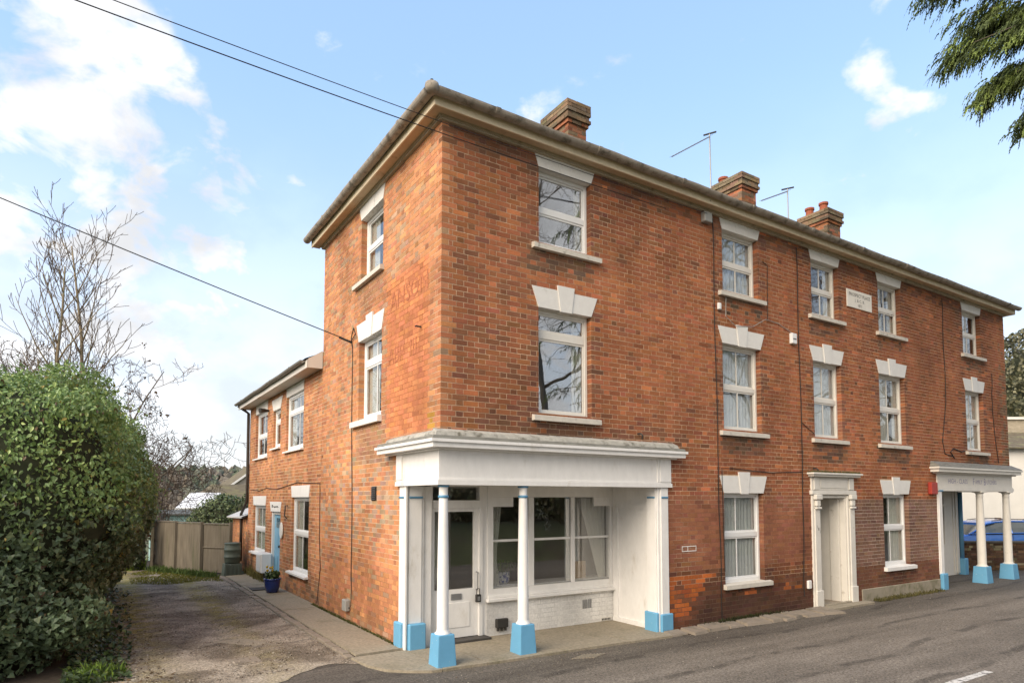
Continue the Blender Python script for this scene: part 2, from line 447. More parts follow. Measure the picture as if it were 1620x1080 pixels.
class MB:
    def __init__(self):
        self.v, self.f, self.c = [], [], []

    def quad(self, a, b, c, d, col=None):
        n = len(self.v)
        self.v += [a, b, c, d]
        self.f.append((n, n + 1, n + 2, n + 3))
        if col is not None:
            self.c += [col] * 4

    def poly(self, pts, col=None):
        n = len(self.v)
        self.v += list(pts)
        self.f.append(tuple(range(n, n + len(pts))))
        if col is not None:
            self.c += [col] * len(pts)

    def box(self, x0, x1, y0, y1, z0, z1, bev=0.0):
        if bev > 0:
            # chamfered along the vertical and horizontal edges: 24 vertex box
            b = min(bev, (x1 - x0) * .45, (y1 - y0) * .45, (z1 - z0) * .45)
            n = len(self.v)
            idx = {}
            X, Y, Z = (x0, x1), (y0, y1), (z0, z1)
            for i in (0, 1):
                for j in (0, 1):
                    for k in (0, 1):
                        sx, sy, sz = (1 - 2 * i) * b, (1 - 2 * j) * b, (1 - 2 * k) * b
                        for ax in range(3):
                            q = [X[i] + sx, Y[j] + sy, Z[k] + sz]
                            q[ax] = (X[i], Y[j], Z[k])[ax]
                            idx[i, j, k, ax] = len(self.v)
                            self.v.append(tuple(q))
            F = self.f
            for s in (0, 1):
                F.append(tuple(idx[s, j, k, 0] for j, k in ((0, 0), (1, 0), (1, 1), (0, 1))))
                F.append(tuple(idx[i, s, k, 1] for i, k in ((0, 0), (1, 0), (1, 1), (0, 1))))
                F.append(tuple(idx[i, j, s, 2] for i, j in ((0, 0), (1, 0), (1, 1), (0, 1))))
            for a in (0, 1):
                for c in (0, 1):
                    F.append((idx[a, c, 0, 0], idx[a, c, 1, 0], idx[a, c, 1, 1], idx[a, c, 0, 1]))
                    F.append((idx[a, 0, c, 0], idx[a, 1, c, 0], idx[a, 1, c, 2], idx[a, 0, c, 2]))
                    F.append((idx[0, a, c, 1], idx[1, a, c, 1], idx[1, a, c, 2], idx[0, a, c, 2]))
            for i in (0, 1):
                for j in (0, 1):
                    for k in (0, 1):
                        F.append((idx[i, j, k, 0], idx[i, j, k, 1], idx[i, j, k, 2]))
            return
        n = len(self.v)
        self.v += [(x0, y0, z0), (x1, y0, z0), (x1, y1, z0), (x0, y1, z0), (x0, y0, z1), (x1, y0, z1), (x1, y1, z1), (x0, y1, z1)]
        for q in ((0, 3, 2, 1), (4, 5, 6, 7), (0, 1, 5, 4), (1, 2, 6, 5), (2, 3, 7, 6), (3, 0, 4, 7)):
            self.f.append(tuple(n + i for i in q))

    def hexa(self, p):
        """8 points: bottom 4 then top 4"""
        n = len(self.v)
        self.v += list(p)
        for q in ((0, 3, 2, 1), (4, 5, 6, 7), (0, 1, 5, 4), (1, 2, 6, 5), (2, 3, 7, 6), (3, 0, 4, 7)):
            self.f.append(tuple(n + i for i in q))

    def prism(self, pts, fn, d0, d1):
        """polygon pts (u,z) extruded between d0 and d1 through fn(u,d,z)"""
        n = len(self.v)
        k = len(pts)
        self.v += [fn(u, d0, z) for u, z in pts] + [fn(u, d1, z) for u, z in pts]
        self.f.append(tuple(range(n, n + k)))
        self.f.append(tuple(range(n + 2 * k - 1, n + k - 1, -1)))
        for i in range(k):
            j = (i + 1) % k
            self.f.append((n + i, n + k + i, n + k + j, n + j))

    def tube(self, pts, rad, n=6, cap=True):
        pts = [Vector(p) for p in pts]
        if not hasattr(rad, '__len__'):
            rad = [rad] * len(pts)
        base = len(self.v)
        ref = Vector((0.13, 0.27, 0.95))
        prev = None
        for i, p in enumerate(pts):
            a = pts[max(0, i - 1)]
            b = pts[min(len(pts) - 1, i + 1)]
            t = (b - a)
            t = t.normalized() if t.length > 1e-9 else Vector((0, 0, 1))
            if prev is None:
                x = t.cross(ref if abs(t.dot(ref)) < 0.9 else Vector((1, 0, 0))).normalized()
            else:
                x = (prev - t * prev.dot(t))
                x = x.normalized() if x.length > 1e-6 else t.cross(ref).normalized()
            prev = x
            y = t.cross(x)
            for k in range(n):
                an = 2 * math.pi * k / n
                q = p + (x * math.cos(an) + y * math.sin(an)) * rad[i]
                self.v.append((q.x, q.y, q.z))
        for i in range(len(pts) - 1):
            for k in range(n):
                a = base + i * n + k
                b = base + i * n + (k + 1) % n
                self.f.append((a, b, b + n, a + n))
        if cap:
            self.f.append(tuple(base + k for k in range(n - 1, -1, -1)))
            m = base + (len(pts) - 1) * n
            self.f.append(tuple(m + k for k in range(n)))

    def lathe(self, prof, cx, cy, n=20, cz=0.0):
        base = len(self.v)
        for r, z in prof:
            for k in range(n):
                a = 2 * math.pi * k / n
                self.v.append((cx + r * math.cos(a), cy + r * math.sin(a), cz + z))
        for i in range(len(prof) - 1):
            for k in range(n):
                a = base + i * n + k
                b = base + i * n + (k + 1) % n
                self.f.append((a, b, b + n, a + n))
        self.f.append(tuple(base + k for k in range(n - 1, -1, -1)))
        m = base + (len(prof) - 1) * n
        self.f.append(tuple(m + k for k in range(n)))

    def build(self, name, material, parent=None, smooth=False, local=False):
        return mesh_obj(name, self.v, self.f, material, parent, smooth, self.c if self.c else None, local)


def mesh_obj(name, v, f, material, parent=None, smooth=False, cols=None, local=False):
    o_ = np.array(ORG.get(parent.name, (0, 0, 0)) if parent is not None and not local else (0, 0, 0), dtype=float)
    me = bpy.data.meshes.new(name)
    vv = np.asarray(v, dtype=np.float64) - o_
    if isinstance(f, np.ndarray):
        k = f.shape[1]
        me.vertices.add(len(vv))
        me.vertices.foreach_set('co', vv.astype(np.float32).ravel())
        me.loops.add(f.size)
        me.loops.foreach_set('vertex_index', f.astype(np.int32).ravel())
        me.polygons.add(len(f))
        me.polygons.foreach_set('loop_start', np.arange(0, f.size, k, dtype=np.int32))
        me.update(calc_edges=True)
        if not smooth:
            me.shade_flat()
    else:
        me.from_pydata([tuple(p) for p in vv], [], f)
    if cols is not None:
        at = me.color_attributes.new('col', 'FLOAT_COLOR', 'POINT')
        ca = np.ones((len(vv), 4), dtype=np.float32)
        ca[:, :3] = np.asarray(cols, dtype=np.float32)
        at.data.foreach_set('color', ca.ravel())
    if smooth:
        me.polygons.foreach_set('use_smooth', [True] * len(me.polygons))
    me.materials.append(material)
    ob = bpy.data.objects.new(name, me)
    COL.objects.link(ob)
    if parent is not None:
        ob.parent = parent
        if not local:
            ORG[ob.name] = tuple(o_)
    else:
        ORG[ob.name] = (0, 0, 0)
    return ob


def thing(name, label, cat, loc=(0, 0, 0), rotz=0.0, group=None):
    o = bpy.data.objects.new(name, None)
    o.empty_display_size = 0.3
    COL.objects.link(o)
    o.location = loc
    o.rotation_euler = (0, 0, rotz)
    o['label'] = label
    o['category'] = cat
    if group:
        o['group'] = group
    ORG[o.name] = tuple(loc)
    return o


def tag(o, label=None, cat=None, group=None, kind=None):
    if label:
        o['label'] = label
    if cat:
        o['category'] = cat
    if group:
        o['group'] = group
    if kind:
        o['kind'] = kind
    return o


def text_mesh(s, size, font_scale_x=1.0, spacing=1.0, align='LEFT'):
    c = bpy.data.curves.new('txt', 'FONT')
    c.body = s
    c.size = size
    c.space_character = spacing
    c.align_x = align
    c.resolution_u = 2
    o = bpy.data.objects.new('txt', c)
    COL.objects.link(o)
    dg = bpy.context.evaluated_depsgraph_get()
    me = o.evaluated_get(dg).to_mesh()
    v = [(p.co.x * font_scale_x, p.co.y) for p in me.vertices]
    f = [tuple(p.vertices) for p in me.polygons]
    o.evaluated_get(dg).to_mesh_clear()
    bpy.data.objects.remove(o)
    bpy.data.curves.remove(c)
    return v, f


def put_text(name, s, size, fn, material, parent, sx=1.0, spacing=1.0, align='LEFT'):
    v, f = text_mesh(s, size, sx, spacing, align)
    return mesh_obj(name, [fn(x, y) for x, y in v], f, material, parent)


FR = lambda u, d, z: (u, d, z)          # front walls: u = x, d = inwards (+y)
SD = lambda u, d, z: (d, u, z)          # side walls:  u = y, d = inwards (+x)


def pbox(mb, fn, u0, u1, d0, d1, z0, z1, bev=0.0):
    a, b = fn(u0, d0, z0), fn(u1, d1, z1)
    mb.box(min(a[0], b[0]), max(a[0], b[0]), min(a[1], b[1]), max(a[1], b[1]), z0, z1, bev)


# ------------------------------------------------------------------ brickwork
CO, BH = 0.075, 0.0655
ST, HD, JT = 0.2255, 0.1030, 0.0095


def course_intervals(start, first, end):
    """alternating stretchers and headers from start"""
    u = start
    k = first
    out = []
    while u < end:
        w = ST if k == 'S' else HD
        out.append((u, min(u + w, end)))
        u += w + JT
        k = 'H' if k == 'S' else 'S'
    return out


BR = {}      # thing name -> list of bricks


def brick_wall(th, wall_name, fn, u0, u1, z0, z1, cuts, colf, mortf, corner=None, off=0.0, label=None, grid=0.25, jamb=0.12, mort_d=0.0022, jit=1.0, course0=0):
    """cuts: (za, zb, ua(z), ub(z), has_jambs).  Returns the wall part (mortar bed)."""
    wall = MB()
    # mortar bed as a grid with the rectangular openings left out
    rects = [(c[2]((c[0] + c[1]) / 2), c[3]((c[0] + c[1]) / 2), c[0], c[1]) for c in cuts if c[4]]
    us = sorted(set([u0, u1] + [x for r in rects for x in r[:2] if u0 < x < u1] + list(np.arange(u0, u1, grid))))
    zs = sorted(set([z0, z1] + [x for r in rects for x in r[2:] if z0 < x < z1] + list(np.arange(z0, z1, grid))))
    us = [a for i, a in enumerate(us) if i == 0 or a - us[i - 1] > 1e-4]
    zs = [a for i, a in enumerate(zs) if i == 0 or a - zs[i - 1] > 1e-4]
    vi = {}
    VV, CC, FF = [], [], []

    def vid(i, j):
        if (i, j) not in vi:
            vi[i, j] = len(VV)
            VV.append(fn(us[i], mort_d, zs[j]))
            CC.append(mortf(us[i], zs[j]))
        return vi[i, j]
    for i in range(len(us) - 1):
        for j in range(len(zs) - 1):
            uc, zc = (us[i] + us[i + 1]) / 2, (zs[j] + zs[j + 1]) / 2
            if any(r[0] < uc < r[1] and r[2] < zc < r[3] for r in rects):
                continue
            FF.append((vid(i, j), vid(i + 1, j), vid(i + 1, j + 1), vid(i, j + 1)))
    for c, r in zip([c for c in cuts if c[4]], rects):
        if c[4] is not True:
            continue
        for (a, b) in (((r[0] - .004, r[2]), (r[0] - .004, r[3])), ((r[1] + .004, r[2]), (r[1] + .004, r[3]))):
            n = len(VV)
            for q, d in ((a, mort_d), (b, mort_d), (b, jamb + 0.02), (a, jamb + 0.02)):
                VV.append(fn(q[0], d, q[1]))
                CC.append(mortf(q[0], q[1]))
            FF.append((n, n + 1, n + 2, n + 3))
    wp = mesh_obj(wall_name, VV, FF, M_mortar, th, cols=CC)
    if label:
        wp['label'] = label
    lst = BR.setdefault(th.name, [])
    k = course0
    z = z0 + off
    while z < z1 - 0.02:
        zt = min(z + BH, z1)
        zc = (z + zt) / 2
        even = k % 2 == 0
        if corner == 'front':
            iv = course_intervals(u0, 'S', u1) if even else [(u0 + HD + JT, u0 + HD + JT + 0.0515)] + course_intervals(u0 + HD + 2 * JT + 0.0515, 'S', u1)
        elif corner == 'side':
            iv = course_intervals(u0, 'S', u1) if not even else [(u0 + HD + JT, u0 + HD + JT + 0.0515)] + course_intervals(u0 + HD + 2 * JT + 0.0515, 'S', u1)
        else:
            iv = course_intervals(u0, 'S', u1) if even else course_intervals(u0, 'H', u1)
            if not even:
                iv = [(u0, u0 + HD / 2 - JT / 2)] + course_intervals(u0 + HD / 2 + JT / 2, 'S', u1)
        act = [(c[2](zc), c[3](zc), c[4]) for c in cuts if c[0] < zc < c[1]]
        for a, b in iv:
            segs = [(a, b, False)]
            for ca, cb, jm in act:
                ns = []
                for s0, s1, dj in segs:
                    if s1 <= ca + 1e-6 or s0 >= cb - 1e-6:
                        near = (abs(s1 - ca) < .03 or abs(s0 - cb) < .03) and jm is True
                        if near and abs(s1 - ca) < .03:
                            s1 = ca
                        elif near:
                            s0 = cb
                        ns.append((s0, s1, dj or near))
                        continue
                    if s0 < ca:
                        ns.append((s0, ca, dj or jm is True))
                    if s1 > cb:
                        ns.append((cb, s1, dj or jm is True))
                segs = ns
            for s0, s1, dj in segs:
                if s1 - s0 < 0.018:
                    continue
                dep = jamb + 0.01 if dj else 0.022
                if corner in ('front', 'side') and abs(s0 - u0) < 1e-6:
                    dep = HD
                pr = float(np.clip(rng.normal(0.0008, 0.0009), 0.0, 0.003)) * jit
                j = rng.normal(0, 0.0011 * jit, 8)
                tl = np.clip(rng.normal(0, 0.0005 * jit, 4), -.0012, .0012)
                fz = [(s0 + j[0], z + j[1]), (s1 + j[2], z + j[3]), (s1 + j[4], zt + j[5]), (s0 + j[6], zt + j[7])]
                vs = [fn(q[0], -pr + tl[i], q[1]) for i, q in enumerate(fz)] + [fn(q[0], dep, q[1]) for q in ((s0, z), (s1, z), (s1, zt), (s0, zt))]
                lst.append((vs, colf((s0 + s1) / 2, zc, s1 - s0, k), wp))
        z += CO
        k += 1
    return wp


def finish_bricks(th, nmax=300):
    lst = BR.get(th.name, [])
    V = np.array([b[0] for b in lst])            # n,8,3
    q, zz = proj(V[:, :4].reshape(-1, 3))
    q = q.reshape(-1, 4, 2)
    x, y = q[..., 0], q[..., 1]
    area = 0.5 * np.abs(sum(x[:, i] * y[:, (i + 1) % 4] - x[:, (i + 1) % 4] * y[:, i] for i in range(4)))
    inside = (x.min(1) > 0) & (x.max(1) < 1620) & (y.min(1) > 0) & (y.max(1) < 1080) & (zz.reshape(-1, 4).min(1) > 0.5)
    order = np.argsort(-(area * inside))
    single = set(order[:nmax].tolist())
    faces = [(0, 1, 2, 3), (0, 4, 5, 1), (1, 5, 6, 2), (2, 6, 7, 3), (3, 7, 4, 0)]
    groups = {}
    for i, (vs, c, wp) in enumerate(lst):
        if i in single:
            mesh_obj('brick', vs, faces, M_brick, wp, cols=[c] * 8)
        else:
            groups.setdefault(wp.name, (wp, []))[1].append(i)
    fa = np.array(faces)
    for nm, (wp, ids) in groups.items():
        vv = V[ids].reshape(-1, 3)
        cc = np.repeat(np.array([lst[i][1] for i in ids]), 8, axis=0)
        ff = (fa[None] + 8 * np.arange(len(ids))[:, None, None]).reshape(-1, 4)
        o = mesh_obj('brickwork', vv, ff, M_brick, wp, cols=cc)
        o['kind'] = 'stuff'


def jitcol(c, s=0.10):
    k = float(np.clip(rng.normal(1, s), 0.55, 1.5))
    h = rng.normal(0, 0.05)
    return (c[0] * k * (1 + h * .3), c[1] * k * (1 + h), c[2] * k * (1 - h * .5))


def lerp3(a, b, t):
    t = min(max(t, 0), 1)
    return tuple(a[i] + (b[i] - a[i]) * t for i in range(3))


def nz3(x, y, z=0.0, s=1.0):
    return mnoise.noise(Vector((x * s, y * s, z)))


# ------------------------------------------------------------------ TERRACE dimensions
XL, ZE, YB = 17.67, 7.33, 5.40
GF, F1, F2 = (0.67, 2.29), (3.41, 5.01), (5.96, 7.13)
# (u0,u1) of front window columns
F2W = [(1.60, 2.60), (5.70, 6.72), (8.45, 9.43), (11.02, 12.0), (15.14, 16.17)]
F1W = [(1.59, 2.59), (5.66, 6.74), (8.44, 9.44), (10.95, 12.07), (15.16, 16.18)]
GFW = [(5.62, 6.73), (10.96, 12.07)]
S2W, S1W = (2.13, 3.17), (2.14, 3.22)
S2Z, S1Z = (5.98, 7.10), (3.54, 4.93)
PZ = 3.02        # top of the porch fascia zone
PY = 1.20        # depth of the porch


def const(v):
    return lambda z: v


def win_cut(u0, u1, z0, z1):
    return (z0, z1, const(u0), const(u1), True)


def lin_cut(u0, u1, zb, zt, w):
    return (zb, zt, lambda z: u0 - w * (z - zb) / (zt - zb) + .01, lambda z: u1 + w * (z - zb) / (zt - zb) - .01, None)


front_cuts = []
for (a, b) in F2W:
    front_cuts += [win_cut(a, b, *F2), lin_cut(a, b, F2[1], ZE, .07)]
for (a, b) in F1W:
    front_cuts += [win_cut(a, b, *F1), lin_cut(a, b, F1[1], 5.315, .12)]
for (a, b) in GFW:
    front_cuts += [win_cut(a, b, *GF), lin_cut(a, b, GF[1], 2.60, .11)]
front_cuts += [(-.1, 2.66, const(8.24), const(9.76), 'open'), (-.1, 2.95, const(-.1), const(4.15), 'open'), (-.1, 2.95, const(13.5), const(17.9), 'open')]
BASE = (0.365, 0.134, 0.062)


def front_col(u, z, w, k):
    c = BASE
    n = nz3(u, z, 1.3, 0.55)
    c = lerp3(c, (0.29, 0.109, 0.053), 0.5 + n)
    r = rng.random()
    dark = 0.04 + 0.26 * (u < 1.6) * (z > 3.0) + 0.08 * (nz3(u, z, 7.7, 0.9) > 0.15)
    if w < 0.12:
        dark *= 1.3
    if r < dark:
        c = lerp3(c, (0.18, 0.085, 0.050), 0.35 + 0.5 * rng.random())
    elif r > 0.90:
        c = lerp3(c, (0.50, 0.17, 0.075), rng.random())
    if u < .24:
        c = lerp3(c, (0.50, 0.20, 0.09), .6)
    # soot and damp stains round the windows
    for ws, (za, zb) in ((F2W, F2), (F1W, F1), (GFW, GF)):
        for a, b in ws:
            if a - .28 < u < b + .28 and za - .05 < z < zb + .1 and not (a < u < b):
                e = min(abs(u - a), abs(u - b))
                if rng.random() < 0.75 - 2.2 * e:
                    c = lerp3(c, (0.17, 0.085, 0.058), 0.65)
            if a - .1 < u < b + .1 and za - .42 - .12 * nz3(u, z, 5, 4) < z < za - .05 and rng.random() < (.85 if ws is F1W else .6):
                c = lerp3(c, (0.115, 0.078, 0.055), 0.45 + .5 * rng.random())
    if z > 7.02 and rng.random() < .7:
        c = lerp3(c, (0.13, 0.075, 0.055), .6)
    if u < 4.7 and 2.9 < z < 3.35 and rng.random() < .5:
        c = lerp3(c, (0.14, 0.075, 0.05), .6)
    if u > 17.2 and z < 6.5 and rng.random() < .6 * min(1, (6.6 - z) / 2):
        c = lerp3(c, (0.20, 0.15, 0.09), .7)
    if 4.0 < u < 8.4:
        if 0.95 < z < 2.25:
            c = lerp3(c, (0.30, 0.125, 0.072), 0.8)
        elif z <= 0.95:
            t = 0.55 + 0.9 * nz3(u, z, 3.3, 1.1) + (0.75 - z) * .5
            c = lerp3(c, (0.085, 0.045, 0.032), min(.95, max(.2, t)))
            if 0.12 < z < 0.86 and u < 5.35 - 0.9 * (0.86 - z) + .3 * nz3(u, z, 2, 3) and rng.random() < .72:
                c = lerp3((0.52, 0.145, 0.04), (0.30, 0.09, 0.04), rng.random() * .7)
            if 0.45 < z < 0.62 and (6.0 < u < 6.5 or 7.4 < u < 7.9) and rng.random() < .7:
                c = (0.40, 0.12, 0.04)
    if 9.75 < u < 13.6 and z < 2.2:
        c = lerp3(c, (0.225, 0.135, 0.10), .85) if z > .75 else lerp3(c, (0.15, 0.075, 0.05), .75)
    return jitcol(c)


def front_mort(u, z):
    c = (0.60, 0.44, 0.30)
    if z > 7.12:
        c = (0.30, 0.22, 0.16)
    if 4.0 < u < 8.4 and 0.98 < z < 2.2:
        c = (0.37, 0.19, 0.12) if nz3(u, z, 9, 1.2) < .22 else (0.5, 0.36, 0.26)
    if 4.0 < u < 8.4 and z <= 0.70:
        c = (0.16, 0.105, 0.075)
    if 9.7 < u < 13.6 and 0.7 < z < 2.2:
        c = (0.56, 0.47, 0.39)
    if 9.7 < u < 13.6 and z <= .7:
        c = (0.24, 0.17, 0.12)
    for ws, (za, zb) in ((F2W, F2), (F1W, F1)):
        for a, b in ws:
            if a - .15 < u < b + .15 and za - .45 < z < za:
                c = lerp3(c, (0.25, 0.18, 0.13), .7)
    return c


def side_col(u, z, w, k):
    c = (0.55, 0.25, 0.122)  # lighter than the front brick: the sunlit side's brightness is partly in this colour
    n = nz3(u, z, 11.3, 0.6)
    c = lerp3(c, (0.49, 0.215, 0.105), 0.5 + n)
    r = rng.random()
    if r < 0.16:
        c = lerp3(c, (0.36, 0.26, 0.17), .4 + .5 * rng.random())
    elif r < 0.21:
        c = lerp3(c, (0.30, 0.13, 0.07), .6)
    if 1.3 < u < 5.4 and 1.4 < z < 2.9 and rng.random() < .28:
        c = lerp3(c, (0.37, 0.30, 0.23), .7)
    if .3 < u < 2.0 and 3.15 < z < 5.62 - .0 * u:
        c = lerp3(c, (0.60, 0.225, 0.10), .85)
    if u < .42 and 3.0 < z < 3.4 and rng.random() < .5:
        c = (0.5, 0.26, 0.06)
    if S1W[0] - .15 < u < S1W[1] + .15 and z < S1Z[0] and z > S1Z[0] - .75:
        c = lerp3(c, (0.27, 0.165, 0.105), .6)
    if S2W[0] - .1 < u < S2W[1] + .1 and z < S2Z[0] and z > S2Z[0] - .4:
        c = lerp3(c, (0.34, 0.20, 0.12), .5)
    if z < .35 and rng.random() < .7:
        c = lerp3(c, (0.20, 0.13, 0.075), .65 * (1 - z / .5))
    return jitcol(c, .12)


def side_mort(u, z):
    c = (0.64, 0.46, 0.31)
    if .3 < u < 2.0 and 3.15 < z < 5.6:
        c = (0.50, 0.20, 0.10)
    if 1.2 < u < 5 and z < 1.25:
        c = (0.42, 0.22, 0.12)
    if z < .2:
        c = (0.24, 0.17, 0.11)
    return c


def wing_col(u, z, w, k):
    c = lerp3((0.54, 0.25, 0.122), (0.47, 0.205, 0.102), .5 + nz3(u, z, 21, .6))
    r = rng.random()
    if r < .12:
        c = lerp3(c, (0.34, 0.24, 0.16), .6)
    elif r < .18:
        c = lerp3(c, (0.28, 0.125, 0.07), .6)
    if z < .5 and rng.random() < .5:
        c = lerp3(c, (0.24, 0.17, 0.11), .6)
    return jitcol(c, .13)


def wing_mort(u, z):
    return (0.72, 0.54, 0.37) if z > .3 else (0.36, 0.27, 0.18)


terrace = thing('brick_terrace', 'three-storey red brick corner terrace with a white pillared shopfront', 'house', (8.8, 2.7, 0))
side_cuts = [win_cut(*S2W, *S2Z), lin_cut(*S2W, S2Z[1], ZE, .08), win_cut(*S1W, *S1Z), lin_cut(*S1W, S1Z[1], 5.245, .12), (-.1, 2.95, const(-.1), const(1.12), 'open')]
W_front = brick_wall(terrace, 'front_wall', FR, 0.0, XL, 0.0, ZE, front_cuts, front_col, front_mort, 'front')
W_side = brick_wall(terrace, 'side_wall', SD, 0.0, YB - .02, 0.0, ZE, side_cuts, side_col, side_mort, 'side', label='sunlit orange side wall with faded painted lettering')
# painted stall riser under the shop window, set back in the porch
SHW = (0.70, 0.72, 0.70)
P_riser = lambda u, d, z: (u, PY + d, z)
W_riser = brick_wall(terrace, 'stall_riser', P_riser, 1.42, 4.10, 0.0, 0.56, [], lambda u, z, w, k: (lambda v: (.76 * v, .745 * v, .715 * v))(1 + .025 * rng.normal()), lambda u, z: (0.745, 0.73, 0.70), None, label='white painted brick under the shop window')
# unseen walls close the block
mb = MB()
mb.quad((XL - .03, 1.3, 0), (XL - .03, YB, 0), (XL - .03, YB, ZE), (XL - .03, 1.3, ZE))
mb.quad((XL - .03, 0.005, 2.9), (XL - .03, 1.3, 2.9), (XL - .03, 1.3, ZE), (XL - .03, 0.005, ZE))
mb.quad((0.02, YB, 0), (XL - .03, YB, 0), (XL - .03, YB, ZE), (0.02, YB, ZE))
mb.c = [(0.36, 0.13, 0.07)] * len(mb.v)
mb.build('rear_wall', M_mortar, terrace)


# ------------------------------------------------------------------ lintels, sills, windows
def lintel(th, fn, u0, u1, zb, zt, w, key, m=M_white_stone, proud=0.012, dep=0.13, keyw=(.105, .15)):
    uc = (u0 + u1) / 2
    g = .004
    mb = MB()
    kb, kt = keyw
    if key is None:
        mb.prism([(u0, zb), (u1, zb), (u1 + w, zt), (u0 - w, zt)], fn, -proud, dep)
        return mb.build('lintel', m, th)
    mb.prism([(u0, zb), (uc - kb - g, zb), (uc - kt - g, zt), (u0 - w, zt)], fn, -proud, dep)
    mb.prism([(uc + kb + g, zb), (u1, zb), (u1 + w, zt), (uc + kt + g, zt)], fn, -proud, dep)
    o = mb.build('lintel', m, th)
    mk = MB()
    zk = zt + key
    ktt = kt + (kt - kb) * key / (zt - zb)
    drop = .015 if key > 0 else 0
    mk.prism([(uc - kb, zb - drop), (uc + kb, zb - drop), (uc + ktt, zk), (uc - ktt, zk)], fn, -proud - (.014 if key > 0 else .003), dep - .01)
    mk.build('keystone', m, o)
    return o


def sill(th, fn, u0, u1, zt, th_=.085, proud=.075, m=M_stone_sill):
    mb = MB()
    pts = [(-proud, zt - th_), (.13, zt - th_), (.13, zt + .012), (-.002, zt + .004), (-proud, zt - .012)]
    n = len(mb.v)
    k = len(pts)
    mb.v += [fn(u0, d, z) for d, z in pts] + [fn(u1, d, z) for d, z in pts]
    mb.f.append(tuple(range(n, n + k)))
    mb.f.append(tuple(range(n + 2 * k - 1, n + k - 1, -1)))
    for i in range(k):
        j = (i + 1) % k
        mb.f.append((n + i, n + k + i, n + k + j, n + j))
    return mb.build('sill', m, th)


def curtain(parent, fn, u0, u1, z0, z1, d, m, folds=7, amp=.02, gather=None, ph=0.0):
    mb = MB()
    nu, nzs = max(12, folds * 6), 7
    V = []
    for j in range(nzs + 1):
        t = j / nzs
        z = z0 + (z1 - z0) * t
        for i in range(nu + 1):
            s = i / nu
            a, b = (u0, u1) if gather is None else gather(t)
            u = a + (b - a) * s
            dd = d + amp * (math.sin(s * folds * 2 * math.pi + ph) + .4 * math.sin(s * folds * 4.7 + 2 + ph * 3)) * (.7 + .3 * t)
            V.append(fn(u, dd, z))
    F = [(j * (nu + 1) + i, j * (nu + 1) + i + 1, (j + 1) * (nu + 1) + i + 1, (j + 1) * (nu + 1) + i) for j in range(nzs) for i in range(nu)]
    return mesh_obj('curtain', V, F, m, parent, smooth=True)


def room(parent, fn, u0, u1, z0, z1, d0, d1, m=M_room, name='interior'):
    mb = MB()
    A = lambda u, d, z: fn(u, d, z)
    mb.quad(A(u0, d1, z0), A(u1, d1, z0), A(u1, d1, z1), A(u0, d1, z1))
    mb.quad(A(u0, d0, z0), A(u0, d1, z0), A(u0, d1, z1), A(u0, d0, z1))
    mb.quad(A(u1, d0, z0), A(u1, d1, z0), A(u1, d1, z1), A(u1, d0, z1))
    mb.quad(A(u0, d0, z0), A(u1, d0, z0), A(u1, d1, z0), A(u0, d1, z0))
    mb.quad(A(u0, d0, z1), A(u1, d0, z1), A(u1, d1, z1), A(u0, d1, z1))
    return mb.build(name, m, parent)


def pane(parent, fn, u0, u1, z0, z1, d, m=None):
    mb = MB()
    pbox(mb, fn, u0, u1, d, d + .004, z0, z1)
    return mb.build('pane', m or M_glass, parent)


def window(th, fn, u0, u1, z0, z1, splits, bars=(), m=M_upvc, d=.10, fw=.055, sash=True, curt=None, roomd=1.6, rail=.045, gm=None):
    """splits: list of z where transoms / meeting rails run; bars: list of fractions for vertical glazing bars in each light"""
    f = MB()
    pbox(f, fn, u0 + .002, u0 + fw, d, d + .07, z0 + .002, z1 - .002, .004)
    pbox(f, fn, u1 - fw, u1 - .002, d, d + .07, z0 + .002, z1 - .002, .004)
    pbox(f, fn, u0 + fw, u1 - fw, d + .002, d + .068, z1 - fw, z1 - .002, .004)
    pbox(f, fn, u0 + fw, u1 - fw, d - .012, d + .068, z0 + .002, z0 + fw + .02, .004)
    w = f.build('window', m, th)
    edges = [z0 + fw + .02] + list(splits) + [z1 - fw]
    for zz in splits:
        t = MB()
        pbox(t, fn, u0 + fw, u1 - fw, d + .003, d + .066, zz - rail, zz + rail, .005)
        t.build('meeting_rail', m, w)
    for i in range(len(edges) - 1):
        a = edges[i] + (rail if i > 0 else 0)
        b = edges[i + 1] - (rail if i < len(edges) - 2 else 0)
        dd = d + (.038 if i == len(edges) - 2 and sash else .026)
        s = MB()
        e = .030
        x0, x1 = u0 + fw, u1 - fw
        pbox(s, fn, x0, x0 + e, dd - .012, dd + .018, a, b, .003)
        pbox(s, fn, x1 - e, x1, dd - .012, dd + .018, a, b, .003)
        pbox(s, fn, x0 + e, x1 - e, dd - .011, dd + .017, a, a + e, .003)
        pbox(s, fn, x0 + e, x1 - e, dd - .011, dd + .017, b - e, b, .003)
        s.build('sash', m, w)
        us = [x0 + e] + [x0 + (x1 - x0) * q for q in bars] + [x1 - e]
        for q in us[1:-1]:
            g = MB()
            pbox(g, fn, q - .011, q + .011, dd - .008, dd + .014, a + e, b - e, .003)
            g.build('glazing_bar', m, w)
        for j in range(len(us) - 1):
            g0 = .011 if j > 0 else 0
            g1 = .011 if j < len(us) - 2 else 0
            pane(w, fn, us[j] + g0, us[j + 1] - g1, a + e, b - e, dd, gm)
    if roomd:
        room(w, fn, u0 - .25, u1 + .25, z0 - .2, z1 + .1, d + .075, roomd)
    if curt:
        for c in curt:
            curtain(w, fn, u0 + (u1 - u0) * c[0], u0 + (u1 - u0) * c[1], z0 + .04, z1 - .04, d + .085, c[2], c[3], c[4], ph=rng.random() * 6)
    return w


